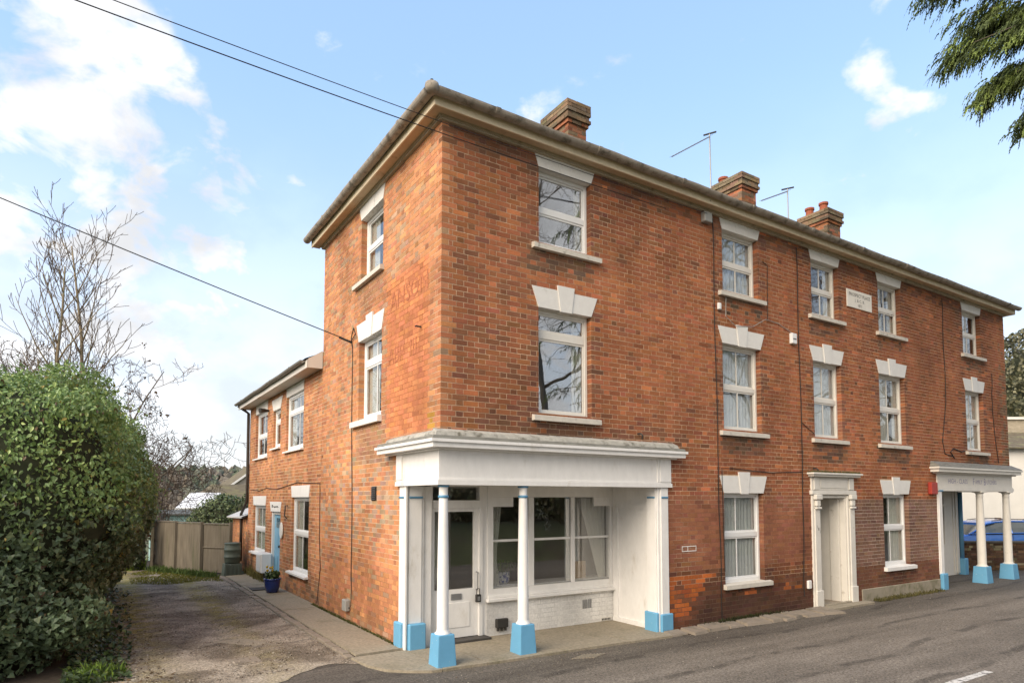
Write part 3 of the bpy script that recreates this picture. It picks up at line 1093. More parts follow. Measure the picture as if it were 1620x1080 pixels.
for i, (a, b) in enumerate(F2W):
    lintel(terrace, FR, a, b, F2[1], ZE - .003, .07, 0.0, keyw=(.10, .15))
    sill(terrace, FR, a - .13, b + .16, F2[0])
    if i == 0:
        window(terrace, FR, a, b, *F2, [6.535], m=M_upvc, curt=[(.80, .98, M_curtain, 3, .02)], gm=M_glass_refl)
    else:
        cu = {1: [(.02, .98, M_net, 9, .018)], 2: [(.72, .98, M_curtain, 3, .02)], 3: [(.02, .5, M_curtain, 4, .02), (.7, .98, M_curtain, 3, .02)], 4: [(.02, .55, M_curtain, 4, .02)]}[i]
        window(terrace, FR, a, b, *F2, [6.545], [.5], m=M_upvc_cream, curt=cu)
for i, (a, b) in enumerate(F1W):
    lintel(terrace, FR, a, b, F1[1], 5.315, .12, .075)
    sill(terrace, FR, a - .12, b + .14, F1[0])
    if i == 0:
        window(terrace, FR, a, b, *F1, [4.63], m=M_upvc_cream, curt=[(.76, .97, M_curtain, 3, .02)], sash=False, rail=.055, gm=M_glass_refl)
    else:
        cu = [(.02, .98, M_net, 11, .02)] if i < 3 else [(.05, .6, M_curtain, 5, .02), (.75, .98, M_curtain, 3, .02)]
        window(terrace, FR, a, b, *F1, [4.225], [.5], m=M_upvc_cream, curt=cu)
for i, (a, b) in enumerate(GFW):
    lintel(terrace, FR, a, b, GF[1], 2.60, .11, .075)
    sill(terrace, FR, a - .05, b + .15, GF[0], m=M_stone_sill if i == 0 else M_white)
    window(terrace, FR, a, b, *GF, [1.535], [.42], m=M_upvc, curt=[(.02, .98, M_net, 12, .022)] if i == 0 else [(.42, .98, M_curtain, 6, .02)])
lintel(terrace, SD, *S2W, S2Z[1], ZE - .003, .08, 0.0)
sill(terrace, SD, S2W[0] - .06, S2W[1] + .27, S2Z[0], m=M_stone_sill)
window(terrace, SD, *S2W, *S2Z, [6.57], m=M_upvc, curt=[(.6, .98, M_curtain, 4, .02)])
lintel(terrace, SD, *S1W, S1Z[1], 5.245, .12, .07)
sill(terrace, SD, S1W[0] - .03, S1W[1] + .25, S1Z[0], m=M_white_stone, th_=.11)
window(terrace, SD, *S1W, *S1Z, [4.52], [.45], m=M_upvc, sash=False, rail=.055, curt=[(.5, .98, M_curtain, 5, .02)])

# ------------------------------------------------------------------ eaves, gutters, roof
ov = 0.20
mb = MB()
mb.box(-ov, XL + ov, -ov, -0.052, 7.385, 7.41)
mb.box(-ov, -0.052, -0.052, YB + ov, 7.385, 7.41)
mb.box(XL + .05, XL + ov, -0.052, YB + ov, 7.385, 7.41)
o = mb.build('soffit', M_soffit, terrace)
mb = MB()
mb.box(-.05, XL + .05, -.05, .01, 7.325, 7.409)
mb.box(-.05, .012, .011, YB + .05, 7.325, 7.409)
mb.box(-.066, XL + .066, -.066, -.051, 7.352, 7.384)
mb.box(-.066, -.051, -.05, YB + .05, 7.352, 7.384)
mb.build('bed_mould', mat('grimy_moulding', (0.44, 0.38, 0.28), 0.75, 0.15, 5, 0.15, 50, col2=(0.16, 0.14, 0.10), thr=(.5, .75), scale2=5), terrace)
mb = MB()
mb.box(-ov - .02, XL + ov + .02, -ov - .022, -ov - .001, 7.37, 7.50)
mb.box(-ov - .022, -ov - .001, -ov, YB + ov, 7.37, 7.50)
mb.box(XL + ov + .001, XL + ov + .022, -ov, YB + ov, 7.37, 7.50)
mb.build('fascia_board', M_fascia_cream, terrace)


def gutter(th, p0, p1, out, r=.078, zc=7.535, cap=(True, True), m=M_gutter, name='gutter'):
    """half round gutter: p0->p1 in plan, 'out' the outward plan normal"""
    p0, p1, out = Vector((*p0, 0)), Vector((*p1, 0)), Vector((*out, 0))
    mb = MB()
    n = 10
    L_ = (p1 - p0).length
    ns = max(2, int(L_ / .6))
    for si in range(ns + 1):
        q = p0.lerp(p1, si / ns)
        sag = .006 * math.sin(si * 1.7) + .003 * math.sin(si * 4.1)
        for k in range(n + 1):
            a = math.pi * k / n
            rr = r
            v = q + out * (r + rr * math.cos(a)) + Vector((0, 0, zc + sag - rr * math.sin(a)))
            mb.v.append(tuple(v))
        for k in range(n, -1, -1):
            a = math.pi * k / n
            rr = r - .008
            v = q + out * (r + rr * math.cos(a)) + Vector((0, 0, zc + sag + .001 - rr * math.sin(a)))
            mb.v.append(tuple(v))
    m_ = 2 * (n + 1)
    for si in range(ns):
        for k in range(m_):
            a = si * m_ + k
            b = si * m_ + (k + 1) % m_
            mb.f.append((a, b, b + m_, a + m_))
    if cap[0]:
        mb.f.append(tuple(range(0, n + 1)))
    if cap[1]:
        mb.f.append(tuple(range(ns * m_, ns * m_ + n + 1)))
    o = mb.build(name, m, th, smooth=False)
    # joint collars
    s = 0.9
    d = (p1 - p0).normalized()
    while s < L_ - .2:
        c = MB()
        q = p0 + d * s
        ring = []
        for ds in (-.035, .035):
            for k in range(n + 1):
                a = math.pi * k / n
                v = q + d * ds + out * (r + (r + .010) * math.cos(a)) + Vector((0, 0, zc + .004 - (r + .010) * math.sin(a)))
                c.v.append(tuple(v))
        for k in range(n):
            c.f.append((k, k + 1, k + n + 2, k + n + 1))
        c.f.append(tuple(range(n + 1)))
        c.f.append(tuple(range(n + 1, 2 * n + 2)))
        c.build('gutter_joint', m, o)
        s += 1.83
    return o


gutter(terrace, (-ov - .03, -ov - .025), (XL + ov + .05, -ov - .025), (0, -1))
gutter(terrace, (-ov - .025, -ov - .03), (-ov - .025, YB + ov + .05), (-1, 0))
mb = MB()
mb.lathe([(.06, -.085), (.092, -.05), (.096, .0), (.090, .035), (.05, .05)], -ov - .10, -ov - .10, 14, 7.535)
mb.build('gutter_corner', M_gutter, terrace, smooth=True)
mb = MB()
mb.tube([(-ov - .08, -ov - .06, 7.55), (-ov - .085, -ov - .06, 7.66)], [.016, .022], 8)
mb.build('finial', M_dark, terrace)
# low hipped roof
e0, zr0, zr1 = -ov - .03, 7.56, 8.85
mb = MB()
c = [(e0, e0, zr0), (XL + ov, e0, zr0), (XL + ov, YB + ov, zr0), (e0, YB + ov, zr0)]
r0, r1 = (2.75, 2.7, zr1), (XL - 2.7, 2.7, zr1)
mb.poly([c[0], c[1], r1, r0])
mb.poly([c[2], c[3], r0, r1])
mb.poly([c[3], c[0], r0])
mb.poly([c[1], c[2], r1])
mb.poly([(x, y, z - .05) for x, y, z in c])
roof = mb.build('roof', M_slate, terrace)


def ch_col(u, z, w, k):
    r = rng.random()
    c = lerp3((0.40, 0.15, 0.075), (0.27, 0.13, 0.075), rng.random())
    if r < .35:
        c = (0.20, 0.14, 0.095)
    if z > 1.25:
        c = lerp3(c, (0.19, 0.16, 0.105), .75)
    return jitcol(c, .18)


def chimney(x0, x1, y0, y1, zt, pots):
    """stack with projecting cap courses; its bricks are laid like the walls"""
    mb = MB()
    zb = 8.3
    mb.box(x0 + .075, x1 - .075, y0 + .075, y1 - .075, zb, zt - .02)
    ch = mb.build('chimney', M_mortar, terrace)
    at = ch.data.color_attributes.new('col', 'FLOAT_COLOR', 'POINT')
    at.data.foreach_set('color', [0.40, 0.33, 0.25, 1] * len(ch.data.vertices))
    V, C = [], []
    k = 0
    z = zb
    while z < zt - .02:
        top = zt - z
        e = 0.07
        if top < .33:
            e = 0.0
        elif top < .42:
            e = 0.035
        if .18 < top < .25:
            e = 0.025
        for (fn, a, b, pl) in ((lambda u, d, zz: (u, y0 + e + d, zz), x0 + e, x1 - e, 0), (lambda u, d, zz: (x0 + e + d, u, zz), y0 + e, y1 - e, 1),
                               (lambda u, d, zz: (x1 - e - d, u, zz), y0 + e, y1 - e, 1), (lambda u, d, zz: (u, y1 - e - d, zz), x0 + e, x1 - e, 0)):
            st = a if (k + pl) % 2 == 0 else a + HD + JT
            en = b if (k + pl) % 2 == 0 else b - HD - JT
            u = st
            while u < en - .03:
                w = min(ST, en - u)
                if en - u - w < .06:
                    w = en - u
                j = rng.normal(0, .002, 4)
                V.append(([fn(u, j[0], z), fn(u + w, j[1], z), fn(u + w, j[2], z + BH), fn(u, j[3], z + BH)] + [fn(u, HD, z), fn(u + w, HD, z), fn(u + w, HD, z + BH), fn(u, HD, z + BH)], ch_col(0, 1.6 - top, w, k), ch))
                u += w + JT
        z += CO
        k += 1
    BR.setdefault(terrace.name, []).extend(V)
    cp = MB()
    cp.box(x0 + .05, x1 - .05, y0 + .05, y1 - .05, zt - .03, zt + .012)
    cp.build('flaunching', M_lead, ch)
    for (px, py, h) in pots:
        p = MB()
        p.lathe([(.115, 0), (.12, .05), (.105, .07), (.10, h - .07), (.125, h - .06), (.125, h - .005), (.10, h), (.085, h - .02)], px, py, 14, zt)
        p.build('chimney_pot', M_terracotta, ch, smooth=False)


chimney(3.70, 4.29, 2.0, 2.92, 9.97, [])
chimney(8.95, 9.62, 2.0, 2.92, 10.02, [(9.2, 2.75, .2)])
chimney(12.51, 13.26, 2.0, 2.92, 10.02, [(12.72, 2.25, .25), (12.72, 2.66, .25)])

# ------------------------------------------------------------------ corner shopfront
mb = MB()                                                   # entablature
mb.box(-.03, 4.24, -.03, .10, 2.44, 2.84)
mb.box(-.03, .10, .10, 1.36, 2.44, 2.84)
ent = mb.build('shop_fascia', M_white, terrace)
mb = MB()
mb.box(-.055, 4.27, -.055, .12, 2.375, 2.439)
mb.box(-.055, .12, .12, 1.40, 2.375, 2.439)
mb.box(-.042, 4.255, -.042, .11, 2.44, 2.462)
mb.box(-.042, .11, .11, 1.38, 2.44, 2.462)
mb.build('architrave', M_white, ent)
mb = MB()
mb.box(4.0, 4.245, -.055, -.031, 2.463, 2.839)
mb.build('end_block', M_white, ent)
mb = MB()
mb.box(3.945, 3.995, -.045, -.031, 2.463, 2.839)
mb.build('end_block', M_white, ent)
mb = MB()
mb.box(-.055, -.031, 1.16, 1.365, 2.463, 2.839)
mb.build('end_block', M_white, ent)
mb = MB()                                                   # cornice
for (o_, z0, z1) in ((.10, 2.84, 2.862), (.20, 2.862, 2.928), (.23, 2.928, 2.968)):
    mb.box(-o_, 4.24 + o_, -o_, .02, z0, z1)
    mb.box(-o_, .02, .02, 1.60 + o_ * .9, z0, z1)
mb.build('cornice', M_white, ent)
mb = MB()                                                   # leaded weathering
mb.hexa([(-.205, -.205, 2.97), (4.45, -.205, 2.97), (4.40, -.012, 2.97), (-.205, -.012, 2.97), (-.19, -.19, 3.015), (4.43, -.19, 3.015), (4.38, -.012, 3.035), (-.19, -.012, 3.035)])
mb.hexa([(-.204, -.011, 2.97), (-.012, -.011, 2.97), (-.012, 1.72, 2.97), (-.204, 1.80, 2.97), (-.188, -.011, 3.016), (-.012, -.011, 3.036), (-.012, 1.70, 3.036), (-.188, 1.76, 3.016)])
lead2 = MB()
lead2.hexa([(-.135, -.135, 3.018), (4.36, -.135, 3.018), (4.36, -.012, 3.018), (-.135, -.012, 3.018), (-.11, -.115, 3.075), (4.34, -.115, 3.075), (4.33, -.012, 3.12), (-.11, -.012, 3.12)])
lead2.hexa([(-.134, -.011, 3.018), (-.012, -.011, 3.018), (-.012, 1.62, 3.018), (-.134, 1.62, 3.018), (-.112, -.011, 3.074), (-.012, -.011, 3.119), (-.012, 1.60, 3.119), (-.112, 1.60, 3.074)])
lead2.build('stone_capping', mat('grey_capping', (.40, .385, .34), .8, .25, 12, .4, 40, col2=(.13, .12, .09), thr=(.48, .72), scale2=7), ent)
lead = mb.build('lead_flashing', M_lead, ent)
mb = MB()                                                   # porch ceiling
mb.box(.121, 4.05, .121, PY, 2.41, 2.435)
mb.build('porch_ceiling', M_white, terrace)


def column(th, x, y, zt, zb=0.0, fat=1.0, bw=.126, bh=.43, band=True, cap=False):
    s = MB()
    r0, r1 = .078 * fat, .060 * fat
    prof = [(r0 * 1.35, zb + bh - .01), (r0 * 1.35, zb + bh + .012), (r0 * 1.05, zb + bh + .03), (r0, zb + bh + .06), (r0 * .98, zb + 1.2), (r1 * 1.03, zt - .25), (r1, zt - .165), (r1, zt - .02), (r1 * 1.2, zt)]
    if cap:
        prof = prof[:-3] + [(r1, zt - .14), (r1 * 1.08, zt - .13), (r1 * 1.08, zt - .11), (r1, zt - .1), (r1 * 1.1, zt - .06), (r1 * 1.45, zt - .035), (r1 * 1.5, zt - .03)]
    s.lathe(prof, x, y, 22)
    c = s.build('column', M_white if not cap else M_white_old, th, smooth=True)
    if cap:
        a = MB()
        a.box(x - .14, x + .14, y - .12, y + .12, zt - .03, zt - .001, .005)
        a.build('capital', M_white_old, c)
    p = MB()
    b0, b1 = bw * 1.12, bw * .93
    p.hexa([(x - b0, y - b0, zb - .02), (x + b0, y - b0, zb - .02), (x + b0, y + b0, zb - .02), (x - b0, y + b0, zb - .02), (x - b1, y - b1, zb + bh), (x + b1, y - b1, zb + bh), (x + b1, y + b1, zb + bh), (x - b1, y + b1, zb + bh)])
    pl = p.build('plinth', M_blue, c)
    bm_bevel(pl, .014)
    if band:
        b = MB()
        b.lathe([(r1 * 1.0, 2.20), (r1 * 1.17, 2.205), (r1 * 1.2, 2.22), (r1 * 1.17, 2.235), (r1 * 1.0, 2.24)], x, y, 22)
        b.lathe([(r1 * 1.05, zt - .03), (r1 * 1.3, zt - .025), (r1 * 1.3, zt - .004), (r1 * 1.05, zt - .002)], x, y, 22)
        b.build('blue_band', M_blue_band, c, smooth=True)
    return c


def bm_bevel(ob, w, seg=2):
    import bmesh
    bm = bmesh.new()
    bm.from_mesh(ob.data)
    bmesh.ops.bevel(bm, geom=bm.edges[:], offset=w, segments=seg, affect='EDGES', profile=.6)
    bm.to_mesh(ob.data)
    bm.free()


column(terrace, 0.075, 0.045, 2.375)
column(terrace, 1.345, 0.045, 2.375)


def pier(th, boxes, plinths, bands):
    s = MB()
    for b in boxes:
        s.box(*b, .006)
    o = s.build('pilaster', M_white, th)
    for b in plinths:
        p = MB()
        p.box(*b, .016)
        p.build('plinth', M_blue, o)
    for b in bands:
        p = MB()
        p.box(*b, .006)
        p.build('blue_band', M_blue_band, o)
    return o


# left pier stands at the back of the porch against the side wall
pier(terrace, [(.0, .29, 1.10, 1.345, 0, 2.374), (-.022, -.001, 1.12, 1.30, .02, 2.374), (.045, .245, 1.078, 1.099, .02, 2.374), (.30, .43, 1.135, 1.25, 0, 2.374), (-.03, .005, 1.05, 1.115, .02, 2.374)],
     [(-.075, -.004, 1.115, 1.36, -.02, .40), (.02, .285, .99, 1.09, -.02, .39)], [(-.035, -.015, 1.115, 1.305, 2.195, 2.225), (.035, .255, 1.06, 1.082, 2.195, 2.225)])
# right pier at the front
pier(terrace, [(3.98, 4.225, .0, .27, 0, 2.374), (4.03, 4.20, -.024, -.001, .02, 2.374), (3.956, 3.979, .03, .23, .02, 2.374)],
     [(3.925, 3.99, .0, .29, -.02, .335), (3.99, 4.26, -.055, -.002, -.02, .31)], [(4.04, 4.19, -.04, -.02, 2.195, 2.225), (3.945, 3.965, .04, .22, 2.195, 2.225)])
# right return with a panel
mb = MB()
mb.box(4.06, 4.15, .271, PY + .02, 0, 2.41)
ret = mb.build('porch_side_panel', M_white, terrace)
mb = MB()
mb.box(4.035, 4.058, .30, .38, .10, 2.10)
mb.box(4.035, 4.058, 1.05, 1.16, .10, 2.10)
mb.box(4.035, 4.058, .381, 1.049, 2.02, 2.10)
mb.box(4.025, 4.058, .28, 1.18, .0, .099)
mb.build('panel_moulding', M_white, ret)

# shop back wall: door and window
B0 = PY                                                      # face of joinery
PB = lambda u, d, z: (u, B0 + d, z)
f = MB()
pbox(f, PB, .431, .475, .0, .10, 0, 2.41)
pbox(f, PB, 1.285, 1.345, -.01, .10, .05, 2.41)
pbox(f, PB, 1.346, 1.44, .01, .10, .0, 2.41)
pbox(f, PB, .476, 1.284, -.01, .09, 2.045, 2.165)
pbox(f, PB, .476, 1.284, .0, .09, 2.375, 2.41)
sd_fr = f.build('shop_door_frame', M_white, terrace)
pane(sd_fr, PB, .476, 1.284, 2.166, 2.374, .05, M_glass_shop)
f = MB()
pbox(f, PB, .445, .52, .025, .075, .07, 2.043)
pbox(f, PB, 1.205, 1.283, .025, .075, .07, 2.043)
pbox(f, PB, .521, 1.204, .026, .074, 1.99, 2.043)
pbox(f, PB, .521, 1.204, .026, .074, .07, .80)
pbox(f, PB, .60, 1.13, .016, .026, .22, .60, .004)
door = f.build('shop_door', M_white, sd_fr)
door['label'] = 'white half-glazed shop door with letterbox and key safe'
f = MB()
pbox(f, PB, .80, .985, .01, .026, .645, .735, .004)
f.build('letterbox', M_metal, sd_fr)
f = MB()
f.tube([PB(1.245, .02, 1.05), PB(1.245, -.03, 1.045), PB(1.245, -.03, .78), PB(1.245, .02, .775)], .011, 8)
f.build('handle', M_metal, sd_fr)
f = MB()
f.tube([PB(1.225, -.03, .70), PB(1.225, -.035, .79), PB(1.25, -.035, .80), PB(1.275, -.035, .79), PB(1.275, -.03, .70)], .006, 6)
pbox(f, PB, 1.205, 1.295, -.055, -.012, .585, .705, .008)
f.build('key_safe', M_dark, sd_fr)
f = MB()
pbox(f, PB, 1.228, 1.272, -.06, -.0555, .61, .675, .002)
f.build('keypad', M_metal, sd_fr)
pane(sd_fr, PB, .521, 1.204, .801, 1.989, .05, M_glass_shop)
mb = MB()
mb.box(.44, 1.40, 1.0, PY + .1, -.01, .062, .008)
mb.build('doorstep', mat('dark_slate_step', (.06, .055, .05), .6, .2, 6, .1), terrace)
# window
wz0, wz1, wx0, wx1 = .70, 2.215, 1.50, 4.00
f = MB()
pbox(f, PB, 1.441, wx0 + .04, -.005, .10, .60, 2.41)
pbox(f, PB, wx1 - .01, 4.058, -.005, .10, .60, 2.41)
pbox(f, PB, wx0 + .041, wx1 - .011, -.004, .09, wz1, 2.41)
pbox(f, PB, wx0 + .041, 1.92, -.003, .03, 2.06, wz1 - .001)
pbox(f, PB, 3.62, wx1 - .011, -.003, .03, 2.06, wz1 - .001)
pbox(f, PB, wx0 + .041, wx1 - .011, -.004, .10, .60, wz0 + .06)
sw = f.build('shop_window', M_white, terrace)
sw['label'] = 'wide three-light shop window with stepped top corners and curtains'
mull = [(2.235, 2.345), (3.125, 3.205)]
for a, b in mull:
    f = MB()
    pbox(f, PB, a, b, .012, .07, wz0 + .061, wz1 - .001, .006)
    f.build('mullion', M_white, sw)
lights = [(wx0 + .041, mull[0][0]), (mull[0][1], mull[1][0]), (mull[1][1], wx1 - .011)]
for a, b in lights:
    f = MB()
    pbox(f, PB, a, b, .03, .066, 1.495, 1.535, .005)
    f.build('glazing_bar', M_white, sw)
    pane(sw, PB, a, b, wz0 + .061, 1.494, .045, M_glass_shop)
    pane(sw, PB, a, b, 1.536, wz1, .045, M_glass_shop)
    f = MB()
    pbox(f, PB, a, b, .03, .043, wz0 + .061, wz0 + .08)
    f.build('bead', M_grey_pl, sw)
f = MB()
pbox(f, PB, 1.40, 4.052, -.085, .0, .565, .618, .008)
pbox(f, PB, 1.43, 4.052, -.04, .0, .6185, .66, .006)
f.build('window_board', M_white, sw)
rm = room(sw, PB, .44, 4.10, .02, 2.55, .102, 3.3)
room(sd_fr, PB, .445, 4.0, .022, .024, .102, 3.28, M_room_floor, 'floor_boards')
curtain(sw, PB, 1.55, 1.85, .78, 2.2, .16, M_curtain, 4, .025, gather=lambda t: (1.54, 1.68 + .13 * abs(t - .35) ** .7 * 1.3))
curtain(sw, PB, 3.5, 4.0, .78, 2.2, .17, M_curtain, 6, .03, gather=lambda t: (3.86 - .38 * min(1, t * 1.15), 3.99))
curtain(sw, PB, 3.2, 3.5, .75, 2.2, .30, M_net, 6, .02)
curtain(sd_fr, PB, .5, .75, .62, 2.0, .14, M_curtain, 4, .02, gather=lambda t: (.49, .56 + .24 * t))
# things that stand behind the shop glass
pl = thing('potted_spider_plant', 'spider plant in a blue and white pot behind the shop window', 'plant', (1.93, 1.55, .78))
mb = MB()
mb.lathe([(.075, 0), (.11, .03), (.125, .10), (.12, .18), (.13, .20), (.118, .20), (.10, .17)], 1.93, 1.55, 18, .78)
mb.build('pot', M_china, pl, smooth=True)
mb = MB()
for i in range(60):
    a = rng.random() * 6.28
    l = .25 + .25 * rng.random()
    up = .18 + .25 * rng.random()
    p0 = Vector((1.93, 1.55, .95))
    dx, dy = math.cos(a), math.sin(a)
    pts = []
    for t in (0, .3, .6, .85, 1):
        pts.append((p0.x + dx * l * t, min(max(p0.y + dy * l * t, 1.28), 2.3), p0.z + up * (t * 2 - 1.9 * t * t)))
    wv = .011
    for q in range(4):
        w0, w1 = wv * (1 - q / 4.5), wv * (1 - (q + 1) / 4.5)
        a0, a1 = pts[q], pts[q + 1]
        g = rng.random()
        mb.quad((a0[0] - dy * w0, a0[1] + dx * w0, a0[2]), (a0[0] + dy * w0, a0[1] - dx * w0, a0[2]), (a1[0] + dy * w1, a1[1] - dx * w1, a1[2]), (a1[0] - dy * w1, a1[1] + dx * w1, a1[2]), (0.07 + .04 * g, 0.12 + .06 * g, 0.04))
mb.build('leaves', M_grass, pl)
sill_in = MB()
sill_in.box(1.5, 4.05, 1.31, 1.72, .70, .778)
sill_in.build('display_shelf', M_white, sw)
mb = MB()
bt = thing('pine_box', 'slatted pine box standing inside the shop window', 'box', (3.5, 1.55, .78))
for i in range(7):
    b = MB()
    b.box(3.32 + i * .045, 3.32 + i * .045 + .041, 1.45, 1.462, .779, 1.08, .002)
    b.build('slat', M_pine, bt)
b = MB()
b.box(3.322, 3.63, 1.463, 1.62, .779, 1.07)
b.build('box_body', M_pine, bt)
cht = thing('white_chair', 'white painted chair seen through the shop window', 'chair', (2.62, 1.95, .02))
b = MB()
b.tube([(2.47, 1.90, .02), (2.48, 1.90, 1.0)], .016, 8)
b.tube([(2.77, 1.90, .02), (2.78, 1.90, 1.0)], .016, 8)
b.build('leg', M_white, cht)
b = MB()
b.box(2.46, 2.80, 1.885, 1.915, .96, 1.01, .006)
b.box(2.46, 2.80, 1.89, 1.91, .72, .76, .005)
b.build('backrest', M_white, cht)
b = MB()
b.box(2.45, 2.80, 1.90, 2.28, .45, .48, .01)
b.tube([(2.47, 2.25, .02), (2.47, 2.25, .45)], .016, 8)
b.tube([(2.78, 2.25, .02), (2.78, 2.25, .45)], .016, 8)
b.build('seat', M_white, cht)
# star ornament hung in the middle light
st = MB()
P5 = [(2.68 + (.075 if i % 2 == 0 else .035) * math.sin(i * math.pi / 5), B0 + .11, 1.72 + (.085 if i % 2 == 0 else .038) * math.cos(i * math.pi / 5)) for i in range(10)]
st.tube(P5 + [P5[0]], .006, 5)
st.tube([(2.68, B0 + .11, 1.80), (2.68, B0 + .11, 2.2)], .002, 4)
tag(st.build('star_ornament', M_metal, None), 'small wire star hanging in the middle light of the shop window', 'ornament')
# vents and outlet on the stall riser
f = MB()
for i in range(5):
    pbox(f, PB, 3.35 + i * .042, 3.35 + i * .042 + (.026 if i != 2 else .018), -.012, .0, .29, .44, .002)
f.build('air_brick', M_metal, W_riser)
f = MB()
pbox(f, PB, 3.76, 3.99, -.012, .0, .03, .095, .003)
f.build('air_brick', M_white_old, W_riser)
for i in range(6):
    f = MB()
    pbox(f, PB, 3.775 + i * .035, 3.775 + i * .035 + .022, -.0145, -.0125, .045, .08)
    f.build('vent_slot', M_dark, W_riser)
f = MB()
pbox(f, PB, 1.575, 1.79, -.07, .0, .15, .29, .01)
for i in range(3):
    x = 1.61 + i * .07
    f.tube([PB(x, -.035, .15), PB(x, -.035, .10)], .022, 8)
f.build('socket_box', M_dark, W_riser)

# ------------------------------------------------------------------ far shopfront at the other corner
mb = MB()
mb.box(13.42, XL + .03, -.03, .10, 2.46, 2.80)
mb.box(XL - .10, XL + .03, .10, 1.35, 2.46, 2.80)
ent2 = mb.build('shop_fascia', M_white_old, terrace)
mb = MB()
mb.box(13.40, XL + .06, -.055, .12, 2.375, 2.459)
mb.box(XL - .12, XL + .06, .12, 1.38, 2.375, 2.459)
mb.box(13.41, XL + .045, -.042, .11, 2.46, 2.485)
mb.build('architrave', M_white_old, ent2)
mb = MB()
for (o_, z0, z1) in ((.10, 2.80, 2.835), (.19, 2.835, 2.915), (.225, 2.915, 2.955)):
    mb.box(13.38 - o_ * 1.2, XL + o_ + .03, -o_, .0, z0, z1)
    mb.box(XL + .005, XL + o_ + .03, .0, 1.5, z0, z1)
mb.build('cornice', M_white_old, ent2)
mb = MB()
mb.hexa([(13.12, -.215, 2.957), (XL + .24, -.215, 2.957), (XL + .24, -.008, 2.957), (13.12, -.008, 2.957), (13.13, -.20, 2.99), (XL + .22, -.20, 2.99), (XL + .10, -.008, 3.10), (13.16, -.008, 3.10)])
mb.build('lead_flashing', M_lead, ent2)
mb = MB()
mb.box(13.55, XL - .13, .121, 1.25, 2.41, 2.435)
mb.build('porch_ceiling', mat('dim_boarding', (.25, .23, .2), .8, .1, 4, 0), terrace)
put_text('lettering', 'HIGH - CLASS', .17, lambda x, y: (13.95 + x, -.0335, 2.565 + y), M_text_purple, ent2, 1.02, 1.0)
put_text('lettering', 'F', .25, lambda x, y: (15.30 + x, -.0335, 2.54 + y), M_text_purple, ent2, .9)
put_text('lettering', 'AMILY', .16, lambda x, y: (15.44 + x, -.0335, 2.565 + y), M_text_purple, ent2, .88)
put_text('lettering', 'B', .25, lambda x, y: (15.93 + x, -.0335, 2.54 + y), M_text_purple, ent2, .9)
put_text('lettering', 'UTCHERS', .16, lambda x, y: (16.10 + x, -.0335, 2.565 + y), M_text_purple, ent2, .88)
column(terrace, 15.80, 0.03, 2.375, 0.0, 1.3, .16, .42, False, True)
column(terrace, 17.42, 0.03, 2.375, 0.0, 1.3, .16, .40, False, True)
pier(terrace, [(13.42, 13.62, -.02, .22, 0, 2.374), (13.45, 13.60, -.04, -.021, .3, 2.374)], [(13.42, 13.67, -.09, .20, -.02, .38)], [(13.43, 13.64, -.06, -.018, 2.36, 2.40)])
s = MB()
s.tube([(17.45, 1.18, .4), (17.45, 1.18, 2.37)], .06, 12)
o = s.build('column', M_blue_band, terrace, smooth=True)
s = MB()
s.box(17.34, 17.56, 1.06, 1.30, -.02, .46, .02)
s.build('plinth', M_blue, o)
PB2 = lambda u, d, z: (u, 1.22 + d, z)
f = MB()
pbox(f, PB2, 13.6, 15.95, .0, .1, 0, 2.41)
pbox(f, PB2, 16.55, 17.35, .002, .1, 0, 2.41)
pbox(f, PB2, 15.951, 16.549, .0, .1, 2.25, 2.41)
pbox(f, PB2, 15.951, 16.549, .0, .1, 0, .9)
pbox(f, PB2, 15.951, 16.549, .0, .1, 1.95, 2.02)
pbox(f, PB2, 17.05, 17.13, -.02, -.001, .05, 2.40)
pbox(f, PB2, 17.2, 17.33, -.03, -.001, .05, 2.40)
bw = f.build('panelled_porch_wall', M_white_old, terrace)
pane(bw, PB2, 15.951, 16.549, .901, 1.949, .05, M_glass_shop)
pane(bw, PB2, 15.951, 16.549, 2.021, 2.249, .05, M_glass_shop)
room(bw, PB2, 13.7, 17.3, .02, 2.5, .102, 2.2)
mb = MB()
mb.box(13.63, 13.70, .23, 1.22, 0, 2.41)
mb.build('porch_side_panel', M_white_old, terrace)
mb = MB()
mb.box(13.0, 13.30, -.09, .0, 2.29, 2.58, .012)
tag(mb.build('alarm_box', M_red, None), 'small dark red alarm box beside the far shopfront', 'alarm box')

# ------------------------------------------------------------------ front door with pilaster surround
DX0, DX1 = 8.53, 9.47
f = MB()
for (a, b) in ((8.24, 8.51), (9.49, 9.76)):
    f.box(a, b, -.03, .12, .02, 2.26, .006)
f.box(8.24, 9.76, -.03, .12, 2.36, 2.63, .004)
f.box(8.20, 9.80, -.06, .12, 2.27, 2.355, .008)
f.box(8.512, 9.488, .0, .12, 2.20, 2.268, .004)
f.box(8.512, 8.545, .0, .12, .02, 2.199)
f.box(9.455, 9.488, .0, .12, .02, 2.199)
ds = f.build('door_surround', M_white_old, terrace)
ds['label'] = 'tall weathered white pilaster doorway with open lobby'
for (a, b) in ((8.29, 8.46), (9.54, 9.71)):
    f = MB()
    f.box(a, b, -.055, -.031, .34, 2.02, .006)
    f.build('pilaster', M_white_old, ds)
    f = MB()
    f.box(a - .03, b + .03, -.075, -.031, .0, .36, .008)
    f.build('pilaster_base', M_white_old, ds)
    f = MB()
    f.box(a - .02, b + .02, -.11, -.031, 2.17, 2.268, .01)
    f.box(a + .01, b - .01, -.09, -.0305, 2.03, 2.165, .02)
    f.box(a, b, -.10, -.0305, 1.98, 2.02, .008)
    f.build('console', M_white_old, ds)
    f = MB()
    f.box(a, b, -.055, -.031, 2.37, 2.62, .006)
    f.build('frieze_block', M_white_old, ds)
f = MB()
